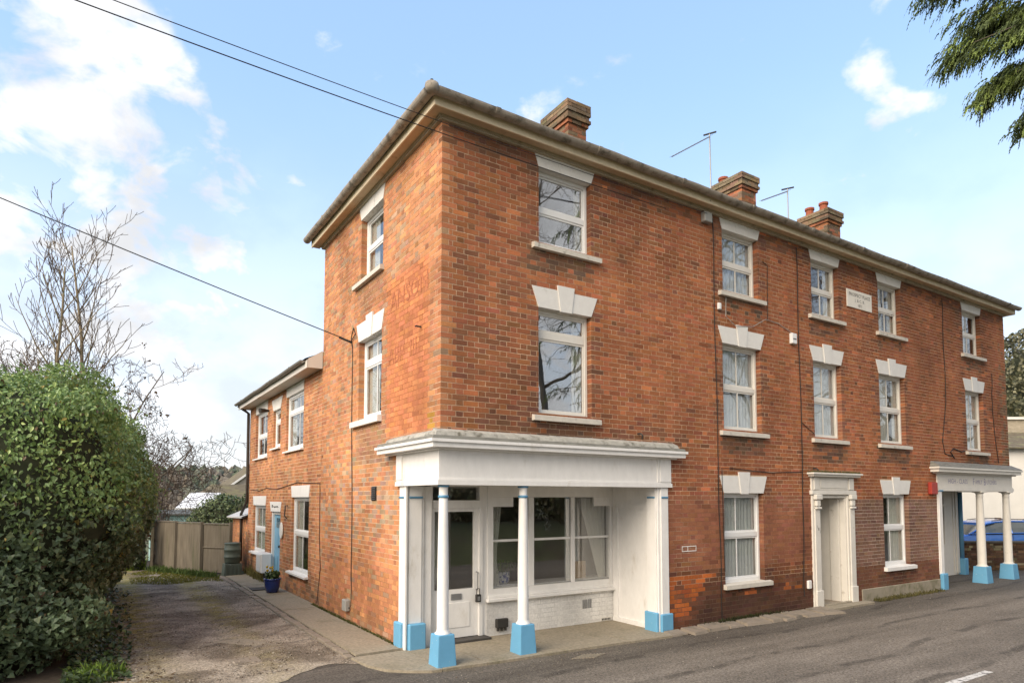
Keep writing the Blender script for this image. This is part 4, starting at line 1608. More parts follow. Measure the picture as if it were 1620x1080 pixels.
f.box(8.52, 9.48, -.042, -.0315, 2.40, 2.60, .006)
f.build('frieze_panel', M_white_old, ds)
f = MB()
f.box(8.16, 9.86, -.13, .0, 2.632, 2.672, .008)
f.box(8.12, 9.90, -.16, .0, 2.673, 2.71, .006)
f.build('door_cornice', M_white_old, ds)
V, C, F = [], [], []
f = MB()
for i in range(420):
    x = 8.14 + rng.random() * 1.74
    y = -.15 + rng.random() * .14
    h = .01 + .035 * rng.random()
    g = rng.random()
    a = rng.random() * 6.28
    dx, dy = .018 * math.cos(a), .018 * math.sin(a)
    f.quad((x - dx, y - dy, 2.709), (x + dx, y + dy, 2.709), (x + dx * .5, y + dy * .5, 2.71 + h), (x - dx * .5, y - dy * .5, 2.71 + h), (0.07 + .05 * g, 0.065 + .04 * g, 0.03))
f.build('moss', M_grass, ds)['kind'] = 'stuff'
put_text('door_number', '1', .085, lambda x, y: (8.335 + x, -.0575, 1.60 + y), M_text_dark, ds)
put_text('door_number', '8', .085, lambda x, y: (8.375 + x, -.0575, 1.555 + y), M_text_dark, ds)
put_text('door_number', '1', .085, lambda x, y: (8.425 + x, -.0575, 1.50 + y), M_text_dark, ds)
room(ds, FR, 8.546, 9.454, .03, 2.199, .121, 1.6, M_white_old, 'lobby')
f = MB()
f.box(9.40, 9.4535, .125, .33, .035, 2.19, .006)
f.build('door_post', M_white_old, ds)
f = MB()
f.box(8.546, 9.454, -.02, 1.55, .0, .034)
f.build('lobby_floor', M_tilefloor, ds)
# stone steps
stp = thing('door_step', 'worn stone step at the foot of the white doorway', 'step', (9, -.2, 0))
for (a, b, c_, d_, h) in ((8.15, 9.0, -.33, -.08, .05), (8.98, 9.95, -.30, -.08, .045), (8.55, 9.5, -.078, .0, .07)):
    f = MB()
    f.box(a, b - .012, c_, d_, -.03, h, .01)
    f.build('stone', M_slab, stp)
# plinth strip at the foot of the wall
f = MB()
f.box(9.97, 13.40, -.03, .0, -.02, .26, .01)
f.build('rendered_plinth', mat('cement_plinth', (.33, .29, .22), .9, .15, 4, .3, 40, col2=(.16, .15, .08), thr=(.45, .7), scale2=3), terrace)

# plaque and facade odds and ends
pq = MB()
pq.box(9.73, 10.72, -.022, .0, 6.345, 6.74, .006)
plq = tag(pq.build('name_plaque', mat('plaque_stone', (.76, .72, .65), .7, .06, 9, .1, 60), None), 'pale stone plaque reading PROSPECT PLACE high on the facade', 'plaque')
put_text('lettering', 'PROSPECT PLACE', .105, lambda x, y: (10.225 + x, -.0245, 6.60 + y), M_text_dark, plq, 1.02, 1.0, 'CENTER')
put_text('lettering', 'J. & C. B.', .09, lambda x, y: (10.225 + x, -.0245, 6.49 + y), M_text_dark, plq, 1.0, 1.15, 'CENTER')
put_text('lettering', '1871', .09, lambda x, y: (10.225 + x, -.0245, 6.385 + y), M_text_dark, plq, 1.0, 1.05, 'CENTER')

def cable(name, pts, r, label, cat='cable', m=M_cable, group=None):
    b = MB()
    b.tube(pts, r, 6)
    return tag(b.build(name, m, None), label, cat, group)


def wob(p0, p1, n, amp, ax, out=-.012):
    """slightly wandering run between two wall points"""
    r = []
    for i in range(n + 1):
        t = i / n
        q = [p0[k] + (p1[k] - p0[k]) * t for k in range(3)]
        q[ax] += amp * math.sin(t * 9 + p0[2]) * (0 if i in (0, n) else 1)
        r.append(tuple(q))
    return r


cable('wall_cable', wob((5.44, -.015, 7.25), (5.47, -.015, 2.75), 14, .012, 0) + wob((5.47, -.015, 2.7), (5.50, -.015, .05), 8, .012, 0), .008, 'black cable running straight down beside the second window column')
cable('wall_cable', wob((7.95, -.015, 7.25), (7.97, -.015, 3.0), 14, .012, 0) + wob((7.97, -.015, 2.9), (7.92, -.015, .28), 8, .012, 0), .0095, 'black cable running down the wall left of the white doorway')
cable('wall_cable', [(5.60, -.014, .9), (5.58, -.014, 1.8), (5.565, -.014, 2.74), (5.9, -.014, 2.735), (6.5, -.014, 2.70), (7.0, -.014, 2.68), (7.4, -.014, 2.70), (7.95, -.013, 2.72)], .007, 'thin black cable looping over the lace curtain ground floor window')
cable('wall_cable', [(7.96, -.013, 3.72), (8.15, -.013, 3.62), (8.4, -.013, 3.50)], .007, 'short thin wire branching towards a first floor sill')
cable('wall_cable', wob((14.05, -.013, 7.25), (14.05, -.013, 4.6), 10, .02, 0) + [(13.95, -.013, 4.2), (13.8, -.013, 3.6), (13.9, -.013, 3.3), (14.3, -.013, 3.25)], .009, 'thin dark cable wandering down left of the last window column')
cable('wall_cable', [(14.4, -.013, 3.2), (14.2, -.013, 3.35), (14.35, -.013, 3.45), (14.8, -.013, 3.38), (15.0, -.013, 3.42)], .012, 'tangled loop of cable above the far shopfront')
cable('wall_cable', wob((16.75, -.013, 5.6), (16.7, -.013, 4.6), 6, .02, 0) + [(16.8, -.013, 3.8), (16.95, -.013, 3.15)], .009, 'thin dark cable right of the last window column')
cable('wall_cable', wob((-.014, 3.55, 4.95), (-.014, 3.42, .62), 16, .02, 1) + [(-.03, 3.38, .34), (-.03, 3.46, .28), (-.03, 3.58, .30)], .007, 'black cable down the side wall to a small grey box')
cable('wall_cable', [(-.012, 12.5, 2.45), (-.012, 11.2, 2.40), (-.012, 10.3, 2.47), (-.012, 9.2, 2.42), (-.012, 7.2, 2.55), (-.012, 5.42, 2.50), (-.012, 5.40, 1.4), (-.012, 5.30, .8), (-.012, 5.5, .1)], .0065, 'black cable along the cottage wall and down to the path')
cable('wall_cable', [(6.85, -.012, 6.75), (7.0, -.012, 6.7), (6.98, -.012, 5.9), (6.97, -.012, 5.62)], .006, 'thin wire beside the second top floor window', 'cable')
cable('wall_cable', [(5.75, -.03, 5.9), (5.73, -.03, 5.5), (6.0, -.03, 5.36), (6.5, -.03, 5.42), (6.9, -.02, 5.62), (7.3, -.013, 5.6), (7.95, -.013, 5.42)], .006, 'thin pale wire sagging across a first floor keystone', m=M_grey_pl)
b = MB()
b.box(5.14, 5.34, -.10, .0, 7.12, 7.30, .01)
tag(b.build('junction_box', M_grey_pl, None), 'grey junction box under the eaves at the end of the overhead wire', 'junction box')
b = MB()
b.box(7.66, 7.82, -.07, .0, 5.25, 5.46, .01)
bx = tag(b.build('alarm_box', M_upvc, None), 'small white box on the facade above the middle first floor windows', 'alarm box')
b = MB()
b.box(7.69, 7.79, -.075, -.071, 5.335, 5.352)
b.build('slot', M_dark, bx)
b = MB()
b.box(5.53, 5.60, -.05, .0, 5.60, 5.72, .008)
tag(b.build('wall_bracket', M_upvc, None), 'tiny white cable clip box left of the second window column', 'bracket')
b = MB()
b.box(8.02, 8.13, -.05, .0, .42, .58, .01)
tag(b.build('wall_socket', M_white, None), 'small white box on the wall beside the doorway base', 'box')
b = MB()
b.box(-.09, .0, 3.50, 3.70, .22, .42, .012)
tag(b.build('wall_box', M_grey_pl, None), 'small grey meter box low on the side wall', 'box')
b = MB()
b.box(-.012, .0, 2.29, 2.50, 2.16, 2.39)
vt = tag(b.build('air_vent', M_dark, None), 'dark louvred vent on the orange side wall', 'vent')
for i in range(7):
    s = MB()
    s.hexa([(-.013, 2.30, 2.175 + i * .03), (-.013, 2.49, 2.175 + i * .03), (-.030, 2.49, 2.175 + i * .03), (-.030, 2.30, 2.175 + i * .03), (-.013, 2.30, 2.195 + i * .03), (-.013, 2.49, 2.195 + i * .03), (-.016, 2.49, 2.195 + i * .03), (-.016, 2.30, 2.195 + i * .03)])
    s.build('slat', M_pipe, vt)
# outlined brick on the wall
b = MB()
for (x0, x1, z0, z1) in ((4.53, 4.88, 1.375, 1.39), (4.53, 4.88, 1.295, 1.31), (4.53, 4.542, 1.31, 1.375), (4.868, 4.88, 1.31, 1.375), (4.665, 4.677, 1.31, 1.375)):
    b.box(x0, x1, -.006, -.003, z0, z1)
b.build('chalk_mark', M_white_stone, W_front)
# iron stubs in the wall
for (x, z) in ((3.55, 3.24), (8.35, 2.80)):
    b = MB()
    b.tube([(x, .0, z), (x, -.06, z), (x + .02, -.09, z - .03), (x + .03, -.07, z - .09)], .014, 6)
    b.build('iron_hook', M_dark, W_front)
b = MB()
b.tube([(.0, .62, 4.62), (-.08, .64, 4.63), (-.10, .60, 4.61)], .012, 6)
b.build('iron_hook', M_dark, W_side)

# ------------------------------------------------------------------ rear cottage wing
WY1, WZ = 12.78, 4.84
cottage = thing('rear_cottage', 'lower two-storey brick cottage wing with a pale blue door', 'house', (2, 9, 0))
WUP = [((10.42, 11.90), (3.32, 4.58), 'A'), ((8.94, 9.72), (3.48, 4.45), 'B'), ((6.80, 8.34), (3.32, 4.62), 'C')]
WLO = [((10.42, 12.0), (.70, 2.0), 'A'), ((6.24, 7.66), (.54, 2.22), 'C')]
WDR = ((8.76, 9.78), (.05, 1.86))
cuts = []
for (u, z, k) in WUP + WLO:
    cuts.append(win_cut(*u, *z))
cuts.append(win_cut(*WDR[0], *WDR[1]))
for (u, z, k) in WUP:
    cuts.append(lin_cut(*u, z[1], WZ - .01 if k != 'B' else 4.74, .03 if k != 'B' else .22))
for (u, z, k) in WLO:
    cuts.append(lin_cut(*u, z[1], z[1] + .26, .08))
cuts.append(lin_cut(*WDR[0], WDR[1][1], 2.11, .12))
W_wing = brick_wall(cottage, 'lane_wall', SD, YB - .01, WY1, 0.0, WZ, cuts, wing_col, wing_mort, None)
mb = MB()
mb.quad((.03, WY1, 0), (5.5, WY1, 0), (5.5, WY1, WZ), (.03, WY1, WZ))
mb.poly([(.03, WY1, WZ), (5.5, WY1, WZ), (2.75, WY1, 6.4)])
mb.quad((5.5, YB, 0), (5.5, WY1, 0), (5.5, WY1, WZ), (5.5, YB, WZ))
mb.c = [(0.36, 0.14, 0.075)] * len(mb.v)
mb.build('rear_wall', M_mortar, cottage)
for (u, z, k) in WUP:
    if k == 'B':
        lintel(cottage, SD, *u, z[1], 4.74, .2, None, M_white_stone)
    else:
        lintel(cottage, SD, *u, z[1], WZ - .012, .03, None, M_white_stone)
    sill(cottage, SD, u[0] - .05, u[1] + .08, z[0], .05, .07, M_white)
window(cottage, SD, *WUP[0][0], *WUP[0][1], [3.93], [.5], m=M_upvc, d=.06)
window(cottage, SD, *WUP[1][0], *WUP[1][1], [4.15], [], m=M_upvc, d=.06)
w = window(cottage, SD, *WUP[2][0], *WUP[2][1], [4.22], [.36], m=M_upvc, d=.05, curt=[(.65, .97, M_curtain, 5, .02)])
for (u, z, k) in WLO:
    lintel(cottage, SD, *u, z[1], z[1] + .26, .08, None, M_white)
    sill(cottage, SD, u[0] - .04, u[1] + .14, z[0], .05, .09, M_white)
window(cottage, SD, *WLO[0][0], *WLO[0][1], [1.35], [.5], m=M_upvc, d=.05, curt=[(.03, .97, M_curtain, 9, .02)])
window(cottage, SD, *WLO[1][0], *WLO[1][1], [1.42], [.5], m=M_upvc, d=.05, curt=[(.6, .97, M_curtain, 6, .02)])
lintel(cottage, SD, *WDR[0], WDR[1][1], 2.11, .12, None, M_white)
f = MB()
pbox(f, SD, WDR[0][0] + .002, WDR[0][0] + .07, .04, .14, .06, 1.858)
pbox(f, SD, WDR[0][1] - .10, WDR[0][1] - .002, .02, .14, .06, 1.858)
pbox(f, SD, WDR[0][0] + .071, WDR[0][1] - .101, .04, .14, 1.79, 1.858)
df = f.build('door_frame', M_white, cottage)
f = MB()
pbox(f, SD, WDR[0][0] + .072, WDR[0][1] - .102, .075, .12, .06, 1.788)
for (a, b) in ((.2, .75), (.95, 1.3)):
    for (p, q) in ((.13, .44), (.50, .80)):
        pbox(f, SD, WDR[0][0] + p, WDR[0][0] + q, .066, .0745, a, b, .006)
bd = f.build('door', M_blue_door, df)
bd['label'] = 'pale blue panelled front door'
f = MB()
pbox(f, SD, WDR[0][0] + .2, WDR[0][0] + .72, .068, .074, 1.45, 1.70)
f.build('door_light', M_glass, df)
f = MB()
f.tube([(.07, 9.0, 1.0), (.02, 9.0, 1.0)], .03, 10)
f.build('door_knob', M_dark, df)
b = MB()
pbox(b, SD, 8.7, 9.85, -.06, .05, -.01, .055, .01)
b.build('threshold', M_slab, cottage)
# small dark emblem over the door
b = MB()
b.tube([(-.016, 9.45, 1.99), (-.016, 9.36, 1.97), (-.016, 9.28, 1.99), (-.016, 9.18, 1.98), (-.016, 9.05, 2.0), (-.016, 8.95, 1.97)], .011, 5)
b.tube([(-.016, 9.62, 1.96), (-.016, 9.60, 2.03)], .008, 5)
b.tube([(-.016, 9.57, 1.96), (-.016, 9.55, 2.03)], .008, 5)
b.build('emblem', M_dark, cottage)
# wall lamp and bracket, oval plaque
b = MB()
b.tube([(.0, 10.25, 4.52), (-.12, 10.25, 4.53), (-.25, 10.2, 4.50)], [.03, .045, .07], 10)
tag(b.build('security_lamp', M_dark, None), 'small dark flood lamp between the upper cottage windows', 'lamp')
b = MB()
b.lathe([(.01, -.012), (.13, -.012), (.14, 0), (.13, .012), (.01, .012)], 0, 0, 20)
b.v = [(-.03 + z * 1.2, 8.52 + x, 1.42 + y * 1.45) for x, y, z in b.v]
tag(b.build('oval_plaque', M_white_stone, None), 'small white oval plaque beside the pale blue door', 'plaque')
b = MB()
b.tube([(.0, 8.05, 2.02), (-.06, 8.05, 2.02), (-.07, 8.05, 1.78), (-.02, 8.05, 1.72)], .015, 6)
tag(b.build('iron_bracket', M_dark, None), 'dark iron hook on the cottage wall between door and window', 'hook')
# eaves and roof of the wing
wo_ = .30
mb = MB()
mb.box(-wo_, .02, YB + .005, WY1 + .12, WZ + .001, WZ + .022)
mb.build('soffit', mat('cream_wood_soffit', (.58, .53, .45), .6, .06, 3, .05, col2=(.42, .36, .28), thr=(.55, .8), scale2=3), cottage)
mb = MB()
mb.box(-wo_ - .022, -wo_ - .001, YB + .005, WY1 + .14, WZ - .012, WZ + .15)
mb.poly([(-wo_, YB - .02, WZ - .01), (-.01, YB - .02, WZ - .01), (-.01, YB - .02, WZ + .36), (-wo_, YB - .02, WZ + .17)])
mb.poly([(-wo_, YB + .004, WZ - .01), (-.01, YB + .004, WZ - .01), (-.01, YB + .004, WZ + .36), (-wo_, YB + .004, WZ + .17)])
mb.build('fascia_board', mat('cream_fascia', (.66, .62, .56), .5, .04, 3, .03), cottage)
gutter(cottage, (-wo_ - .025, YB + .12), (-wo_ - .025, WY1 + .2), (-1, 0), .055, WZ + .15, m=mat('grey_brown_gutter', (.22, .205, .18), .5, .1, 6, .05))
mb = MB()
mb.quad((-wo_ - .06, YB + .0, WZ + .17), (-wo_ - .06, WY1 + .15, WZ + .17), (2.75, WY1 + .15, 6.45), (2.75, YB, 6.45))
mb.quad((5.8, YB + .0, WZ + .17), (5.8, WY1 + .15, WZ + .17), (2.75, WY1 + .15, 6.45), (2.75, YB, 6.45))
mb.quad((-wo_ - .06, YB + .0, WZ + .155), (-wo_ - .06, WY1 + .15, WZ + .155), (.0, WY1 + .15, WZ + .35), (.0, YB, WZ + .35))
mb.build('roof', M_slate, cottage)
b = MB()
b.tube([(-wo_ - .06, WY1 - .02, WZ + .09), (-.22, WY1 - .02, WZ - .0), (-.06, WY1 - .03, WZ - .12), (-.055, WY1 - .04, 3.0), (-.055, WY1 - .03, 2.1), (-.10, WY1 + .25, 1.85), (-.10, WY1 + .55, 1.72), (-.08, WY1 + .60, 1.35), (-.08, WY1 + .6, .3)], .042, 10)
b.build('downpipe', M_pipe, cottage, smooth=True)
# lean-to store beyond the wing
W_lean = brick_wall(cottage, 'lean_to_wall', SD, WY1 + .02, 15.3, 0.0, 1.62, [], wing_col, lambda u, z: (0.40, 0.26, 0.18), None)
mb = MB()
mb.quad((-.18, WY1 + .02, 1.64), (-.18, 15.4, 1.60), (1.6, 15.4, 2.35), (1.6, WY1 + .02, 2.35))
mb.quad((-.18, WY1 + .02, 1.60), (-.18, 15.4, 1.56), (1.6, 15.4, 2.31), (1.6, WY1 + .02, 2.31))
mb.quad((-.18, WY1 + .02, 1.60), (-.18, 15.4, 1.56), (-.18, 15.4, 1.60), (-.18, WY1 + .02, 1.64))
mb.build('lean_to_roof', mat('pale_sheet_roof', (.52, .51, .50), .5, .15, 3, .1), cottage)
mb = MB()
mb.quad((.0, 15.3, 0), (1.6, 15.3, 0), (1.6, 15.3, 2.3), (.0, 15.3, 1.6))
mb.c = [(0.33, 0.14, 0.08)] * 4
mb.build('lean_to_end', M_mortar, cottage)

# ghost lettering, cut thin and slightly proud of the bricks
for (s_, sz, y_, z_) in (('ANSON', .40, 1.78, 5.13), ('ABP  III', .36, 1.85, 4.28)):
    put_text('ghost_lettering', s_, sz, (lambda yy, zz: (lambda x, y: (-.0052, yy - x, zz + y)))(y_, z_), M_ghost, W_side, 1.0)

# downpipe clips etc. done; aerials
for (x, z0, z1, ex, ez, lab) in ((7.82, 8.4, 10.56, 6.57, 9.66, 'taller thin TV aerial mast with a long boom behind the roof'), (10.73, 8.4, 10.03, 9.67, 9.46, 'shorter thin TV aerial between the two right-hand chimneys')):
    t = thing('tv_aerial', lab, 'aerial', (x, 2.0, 8.6), 0, 'rooftop aerials')
    b = MB()
    b.tube([(x + .02, 2.0, z0), (x, 2.0, z1)], .015, 8)
    b.build('mast', M_metal, t)
    b = MB()
    b.tube([(x, 2.0, z1 - .06), (ex, 2.0, ez)], .012, 6)
    b.build('boom', M_metal, t)
    for i in range(14):
        s_ = i / 13
        px_, pz_ = x + (ex - x) * s_, z1 - .06 + (ez - z1 + .06) * s_
        e = MB()
        e.tube([(px_, 2.0 - .10 + .04 * s_, pz_ + .012), (px_, 2.0 + .10 - .04 * s_, pz_ + .012)], .004, 4)
        e.build('element', M_metal, t)
    b = MB()
    b.tube([(x + .06, 1.86, z1 + .01), (x - .04, 2.14, z1 + .03)], .02, 6)
    b.build('reflector', M_dark, t)

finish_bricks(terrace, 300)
finish_bricks(cottage, 300)

# ------------------------------------------------------------------ ground, road, drive, pavement
RG = np.random.default_rng(21)


def ragged(pts, step=.12, amp=.03, seed=0, closed=True):
    out = []
    n = len(pts)
    for i in range(n):
        a, b = pts[i], pts[(i + 1) % n]
        l = math.hypot(b[0] - a[0], b[1] - a[1])
        k = max(1, int(l / step))
        nx, ny = -(b[1] - a[1]) / max(l, 1e-6), (b[0] - a[0]) / max(l, 1e-6)
        for j in range(k):
            t = j / k
            w = amp * (nz3(a[0] + (b[0] - a[0]) * t, a[1] + (b[1] - a[1]) * t, seed, 3.1) + .5 * nz3(a[0] + (b[0] - a[0]) * t, a[1] + (b[1] - a[1]) * t, seed + 5, 9))
            out.append((a[0] + (b[0] - a[0]) * t + nx * w, a[1] + (b[1] - a[1]) * t + ny * w))
    return out


def terrain(x, y):
    z = -.03
    if y > 17:
        z -= min((y - 17) * .09, 4.2)
    if y > 120:
        z += (y - 120) * .055 * (1 + .25 * math.sin(x * .013 + 1))
    if y > 340:
        z -= (y - 340) * .03
    if x > 30:
        z += min((x - 30) * .02, 1.0)
    if y < -9.4:
        z += 1.25 * min(1, (-9.4 - y) / 1.8) + max(0, min((-12 - y) * .05, 4))
    return z


xs = sorted(set(list(np.arange(-40, 61, 4.)) + list(np.arange(-900, -40, 60.)) + list(np.arange(61, 1000, 60.))))
ys = sorted(set(list(np.arange(-16, 26, 1.4)) + list(np.arange(26, 140, 10.)) + list(np.arange(140, 700, 30.)) + list(np.arange(-400, -16, 30.))))
V = [(x, y, terrain(x, y)) for y in ys for x in xs]
nx_ = len(xs)
F = [(j * nx_ + i, j * nx_ + i + 1, (j + 1) * nx_ + i + 1, (j + 1) * nx_ + i) for j in range(len(ys) - 1) for i in range(nx_ - 1)]
tag(mesh_obj('ground', V, F, M_ground, None, True), kind='structure')
mb = MB()
mb.poly([(-80, -8.6, -.006), (140, -8.6, -.006), (140, .6, -.006), (17.6, .6, -.006), (17.6, 1.3, -.006), (13.6, 1.3, -.006), (13.6, .02, -.006), (4.2, .02, -.006), (4.2, .3, -.006), (-.1, .3, -.006), (-.76, 1.1, -.006), (-3.4, 1.2, -.006), (-4.6, .9, -.006), (-80, .6, -.006)])
# asphalt round the far corner of the terrace
mb.poly([(17.61, .599, -.006), (140, .599, -.006), (140, 9, -.006), (17.61, 9, -.006)])
tag(mb.build('road', M_road, None), kind='structure')
mb = MB()
mb.poly([(x, y, .0) for x, y in ragged([(-.74, .75), (-.74, 12.2), (-2.3, 14.4), (-2.9, 17.6), (-3.6, 17.6), (-3.55, 11), (-3.52, 3.5), (-3.95, 1.3), (-4.4, .75), (-3.0, .35), (-2.0, .45), (-1.3, .95)], .10, .16)])
tag(mb.build('driveway', M_drive, None), kind='structure')
mb = MB()
mb.poly([(x, y, -.003) for x, y in ragged([(-3.3, 1.25), (-3.3, 17.8), (-9, 17.8), (-9, 1.0), (-4.2, .9)], .2, .08, 3)])
mb.poly([(-9, 14, -.005), (-.3, 12.0, -.005), (.0, 18, -.005), (-9, 21, -.005)])
tag(mb.build('soil', M_soil, None), kind='structure')

# centre line dashes
for i, x0 in enumerate((2.85, 9.4, 15.9, 22.4)):
    mb = MB()
    pts = ragged([(x0, -3.94), (x0 + 3.0, -3.96), (x0 + 3.0, -3.86), (x0, -3.83)], .08, .02, i)
    mb.poly([(x, y, -.002) for x, y in pts])
    tag(mb.build('road_marking', M_line, None), kind='structure')

pav = MB()
pav.box(-.735, -.005, 1.08, 12.0, -.05, .02)
pv = tag(pav.build('pavement', M_soil, None), kind='structure')
js = [1.09, 3.2, 5.32, 7.45, 9.5, 11.95]
for i in range(len(js) - 1):
    b = MB()
    dz = RG.normal(0, .004)
    sl = RG.normal(0, .003)
    b.hexa([(-.725, js[i] + .009, -.02), (-.012, js[i] + .009, -.02), (-.012, js[i + 1] - .009, -.02), (-.725, js[i + 1] - .009, -.02),
            (-.722, js[i] + .012, .045 + dz), (-.012, js[i] + .012, .052 + dz), (-.012, js[i + 1] - .012, .052 + dz + sl), (-.722, js[i + 1] - .012, .045 + dz + sl)])
    b.build('slab', M_slab, pv)
y = 1.12
while y < 11.9:
    l = .19 + .05 * RG.random()
    b = MB()
    o_ = RG.normal(0, .008)
    b.box(-.855 + o_, -.745 + o_, y, y + l - .012, -.05, .035 + RG.normal(0, .006), .008)
    b.build('edging_sett', M_kerb, pv)
    y += l
# corner and porch slabs
apron = MB()
apron.box(-.02, 4.2, .05, 1.25, -.05, .0)
ap = tag(apron.build('porch_floor', M_soil, None), kind='structure')
for pts in ([(-.80, 1.06), (-.76, .55), (-.64, .22), (-.42, .02), (-.16, -.15), (-.025, -.16), (.0, .42), (.0, 1.06)],
            [(-.015, -.165), (.30, -.17), (.62, -.19), (.62, 1.02), (.008, 1.02), (.008, -.03)],
            [(.63, -.19), (1.9, -.21), (1.9, 1.21), (.63, 1.21)],
            [(1.912, -.21), (3.1, -.26), (3.1, 1.21), (1.912, 1.21)],
            [(3.112, -.26), (3.95, -.32), (4.06, -.1), (4.06, 1.21), (3.112, 1.21)]):
    b = MB()
    r_ = ragged(pts, .1, .014, len(pts))
    b.prism([(p[0], p[1]) for p in r_], lambda u, d, v: (u, v, d), -.04, .028)
    b.build('slab', M_slab, ap)
# rough kerb stones along the foot of the wall
ks = tag(MB().build('kerb', M_kerb, None), kind='structure') if False else None
kb = MB()
kb.box(4.2, 8.1, -.30, -.01, -.06, -.001)
ks = tag(kb.build('kerb', M_soil, None), kind='structure')
x = 3.98
while x < 8.1:
    l = .22 + .42 * RG.random()
    b = MB()
    d = .30 + .10 * RG.random() + .04 * (x - 4)
    h = .018 + .03 * RG.random()
    sk = RG.normal(0, .05)
    b.hexa([(x, -d, -.03), (x + l - .03, -d + sk, -.03), (x + l - .02, -.06, -.03), (x + .02, -.06, -.03), (x + .02, -d + .02, h), (x + l - .05, -d + sk + .02, h + RG.normal(0, .006)), (x + l - .03, -.07, h + .03), (x + .03, -.07, h + .03)])
    o = b.build('kerb_stone', M_kerb, ks)
    x += l
# covers in the ground
cv = thing('drain_cover', 'square ridged iron drain cover in the road by the porch', 'drain cover', (2.05, -.52, 0))
b = MB()
rot = lambda x, y: (2.05 + .82 * (x - y), -.55 + .30 * (x + y))
Q = [rot(-.2, -.2), rot(.2, -.2), rot(.2, .2), rot(-.2, .2)]
b.poly([(p[0], p[1], -.001) for p in Q])
b.build('frame', M_kerb, cv)
for i in range(7):
    t = -.17 + i * .057
    b = MB()
    a0, a1 = rot(-.18, t), rot(.18, t)
    b.tube([(a0[0], a0[1], .002), (a1[0], a1[1], .002)], .010, 5)
    b.build('rib', M_slab, cv)
mh = thing('manhole_cover', 'small rectangular manhole cover in the old tarmac lane', 'manhole cover', (-2.05, 1.75, 0))
b = MB()
b.box(-2.24, -1.86, 1.56, 1.94, -.02, .006, .003)
b.build('frame', M_kerb, mh)
b = MB()
b.box(-2.20, -1.90, 1.60, 1.90, -.02, .010, .003)
cvr = b.build('cover', M_drive, mh)
for i in range(4):
    b = MB()
    b.box(-2.18 + i * .072, -2.13 + i * .072, 1.62, 1.88, .0101, .014)
    b.build('ridge', M_kerb, mh)
b = MB()
b.poly([(x, y, .004) for x, y in ragged([(-2.25, 3.25), (-1.75, 2.55), (-1.5, 2.75), (-1.85, 3.3)], .08, .05, 9)])
tag(b.build('tarmac_patch', M_slab, None), kind='structure')

# ------------------------------------------------------------------ foliage helpers
def ell_samples(ells, per_m2, r_, inner=.93, zmin=.0, shell=.16, keep=None):
    """points on a union of ellipsoids; returns positions and normals"""
    P_, N_ = [], []
    E = np.array([list(c) + list(r) for c, r in ells])
    for i, (c, r) in enumerate(ells):
        c, r = np.array(c), np.array(r)
        p = 1.6075
        A = 4 * math.pi * (((r[0] * r[1]) ** p + (r[0] * r[2]) ** p + (r[1] * r[2]) ** p) / 3) ** (1 / p)
        n = int(A * per_m2)
        u = r_.normal(size=(n, 3))
        u /= np.linalg.norm(u, axis=1)[:, None]
        pt = c + u * r
        nn = u / r
        nn /= np.linalg.norm(nn, axis=1)[:, None]
        ok = pt[:, 2] > zmin
        for j in range(len(E)):
            if j == i:
                continue
            q = ((pt - E[j, :3]) / (E[j, 3:] * inner))
            ok &= (q ** 2).sum(1) > 1
        if keep is not None:
            ok &= keep(pt)
        P_.append(pt[ok])
        N_.append(nn[ok])
    P_, N_ = np.concatenate(P_), np.concatenate(N_)
    P_ = P_ - N_ * (r_.random(len(P_)) ** 1.5 * shell)[:, None] + r_.normal(0, .02, P_.shape)
    return P_, N_


OV = np.array([(0, 0, 0), (.33, .22, .05), (.36, .55, .06), (0, 1, -.06), (-.36, .55, .06), (-.33, .22, .05)])
IV = np.array([(0, .12, 0), (.52, .05, .04), (.33, .48, .06), (0, 1, -.05), (-.33, .48, .06), (-.52, .05, .04)])


def leaf_mesh(P_, N_, size, r_, shape=OV, droop=.8, jit=.55):
    n = len(P_)
    nn = N_ + r_.normal(0, jit, (n, 3))
    nn /= np.linalg.norm(nn, axis=1)[:, None]
    t = np.tile(np.array([0, 0, -droop]), (n, 1)) + r_.normal(0, .55, (n, 3))
    t -= nn * (t * nn).sum(1)[:, None]
    t /= np.linalg.norm(t, axis=1)[:, None] + 1e-9
    x = np.cross(t, nn)
    sh = shape if shape.ndim == 3 else np.tile(shape[None], (n, 1, 1))
    s = size[:, None, None]
    V_ = P_[:, None, :] + s * (sh[:, :, 0:1] * x[:, None] + (sh[:, :, 1:2] - .4) * t[:, None] + sh[:, :, 2:3] * nn[:, None])
    f = np.array([(0, 1, 2, 3), (0, 3, 4, 5)])
    F_ = (f[None] + 6 * np.arange(n)[:, None, None]).reshape(-1, 4)
    return V_, F_


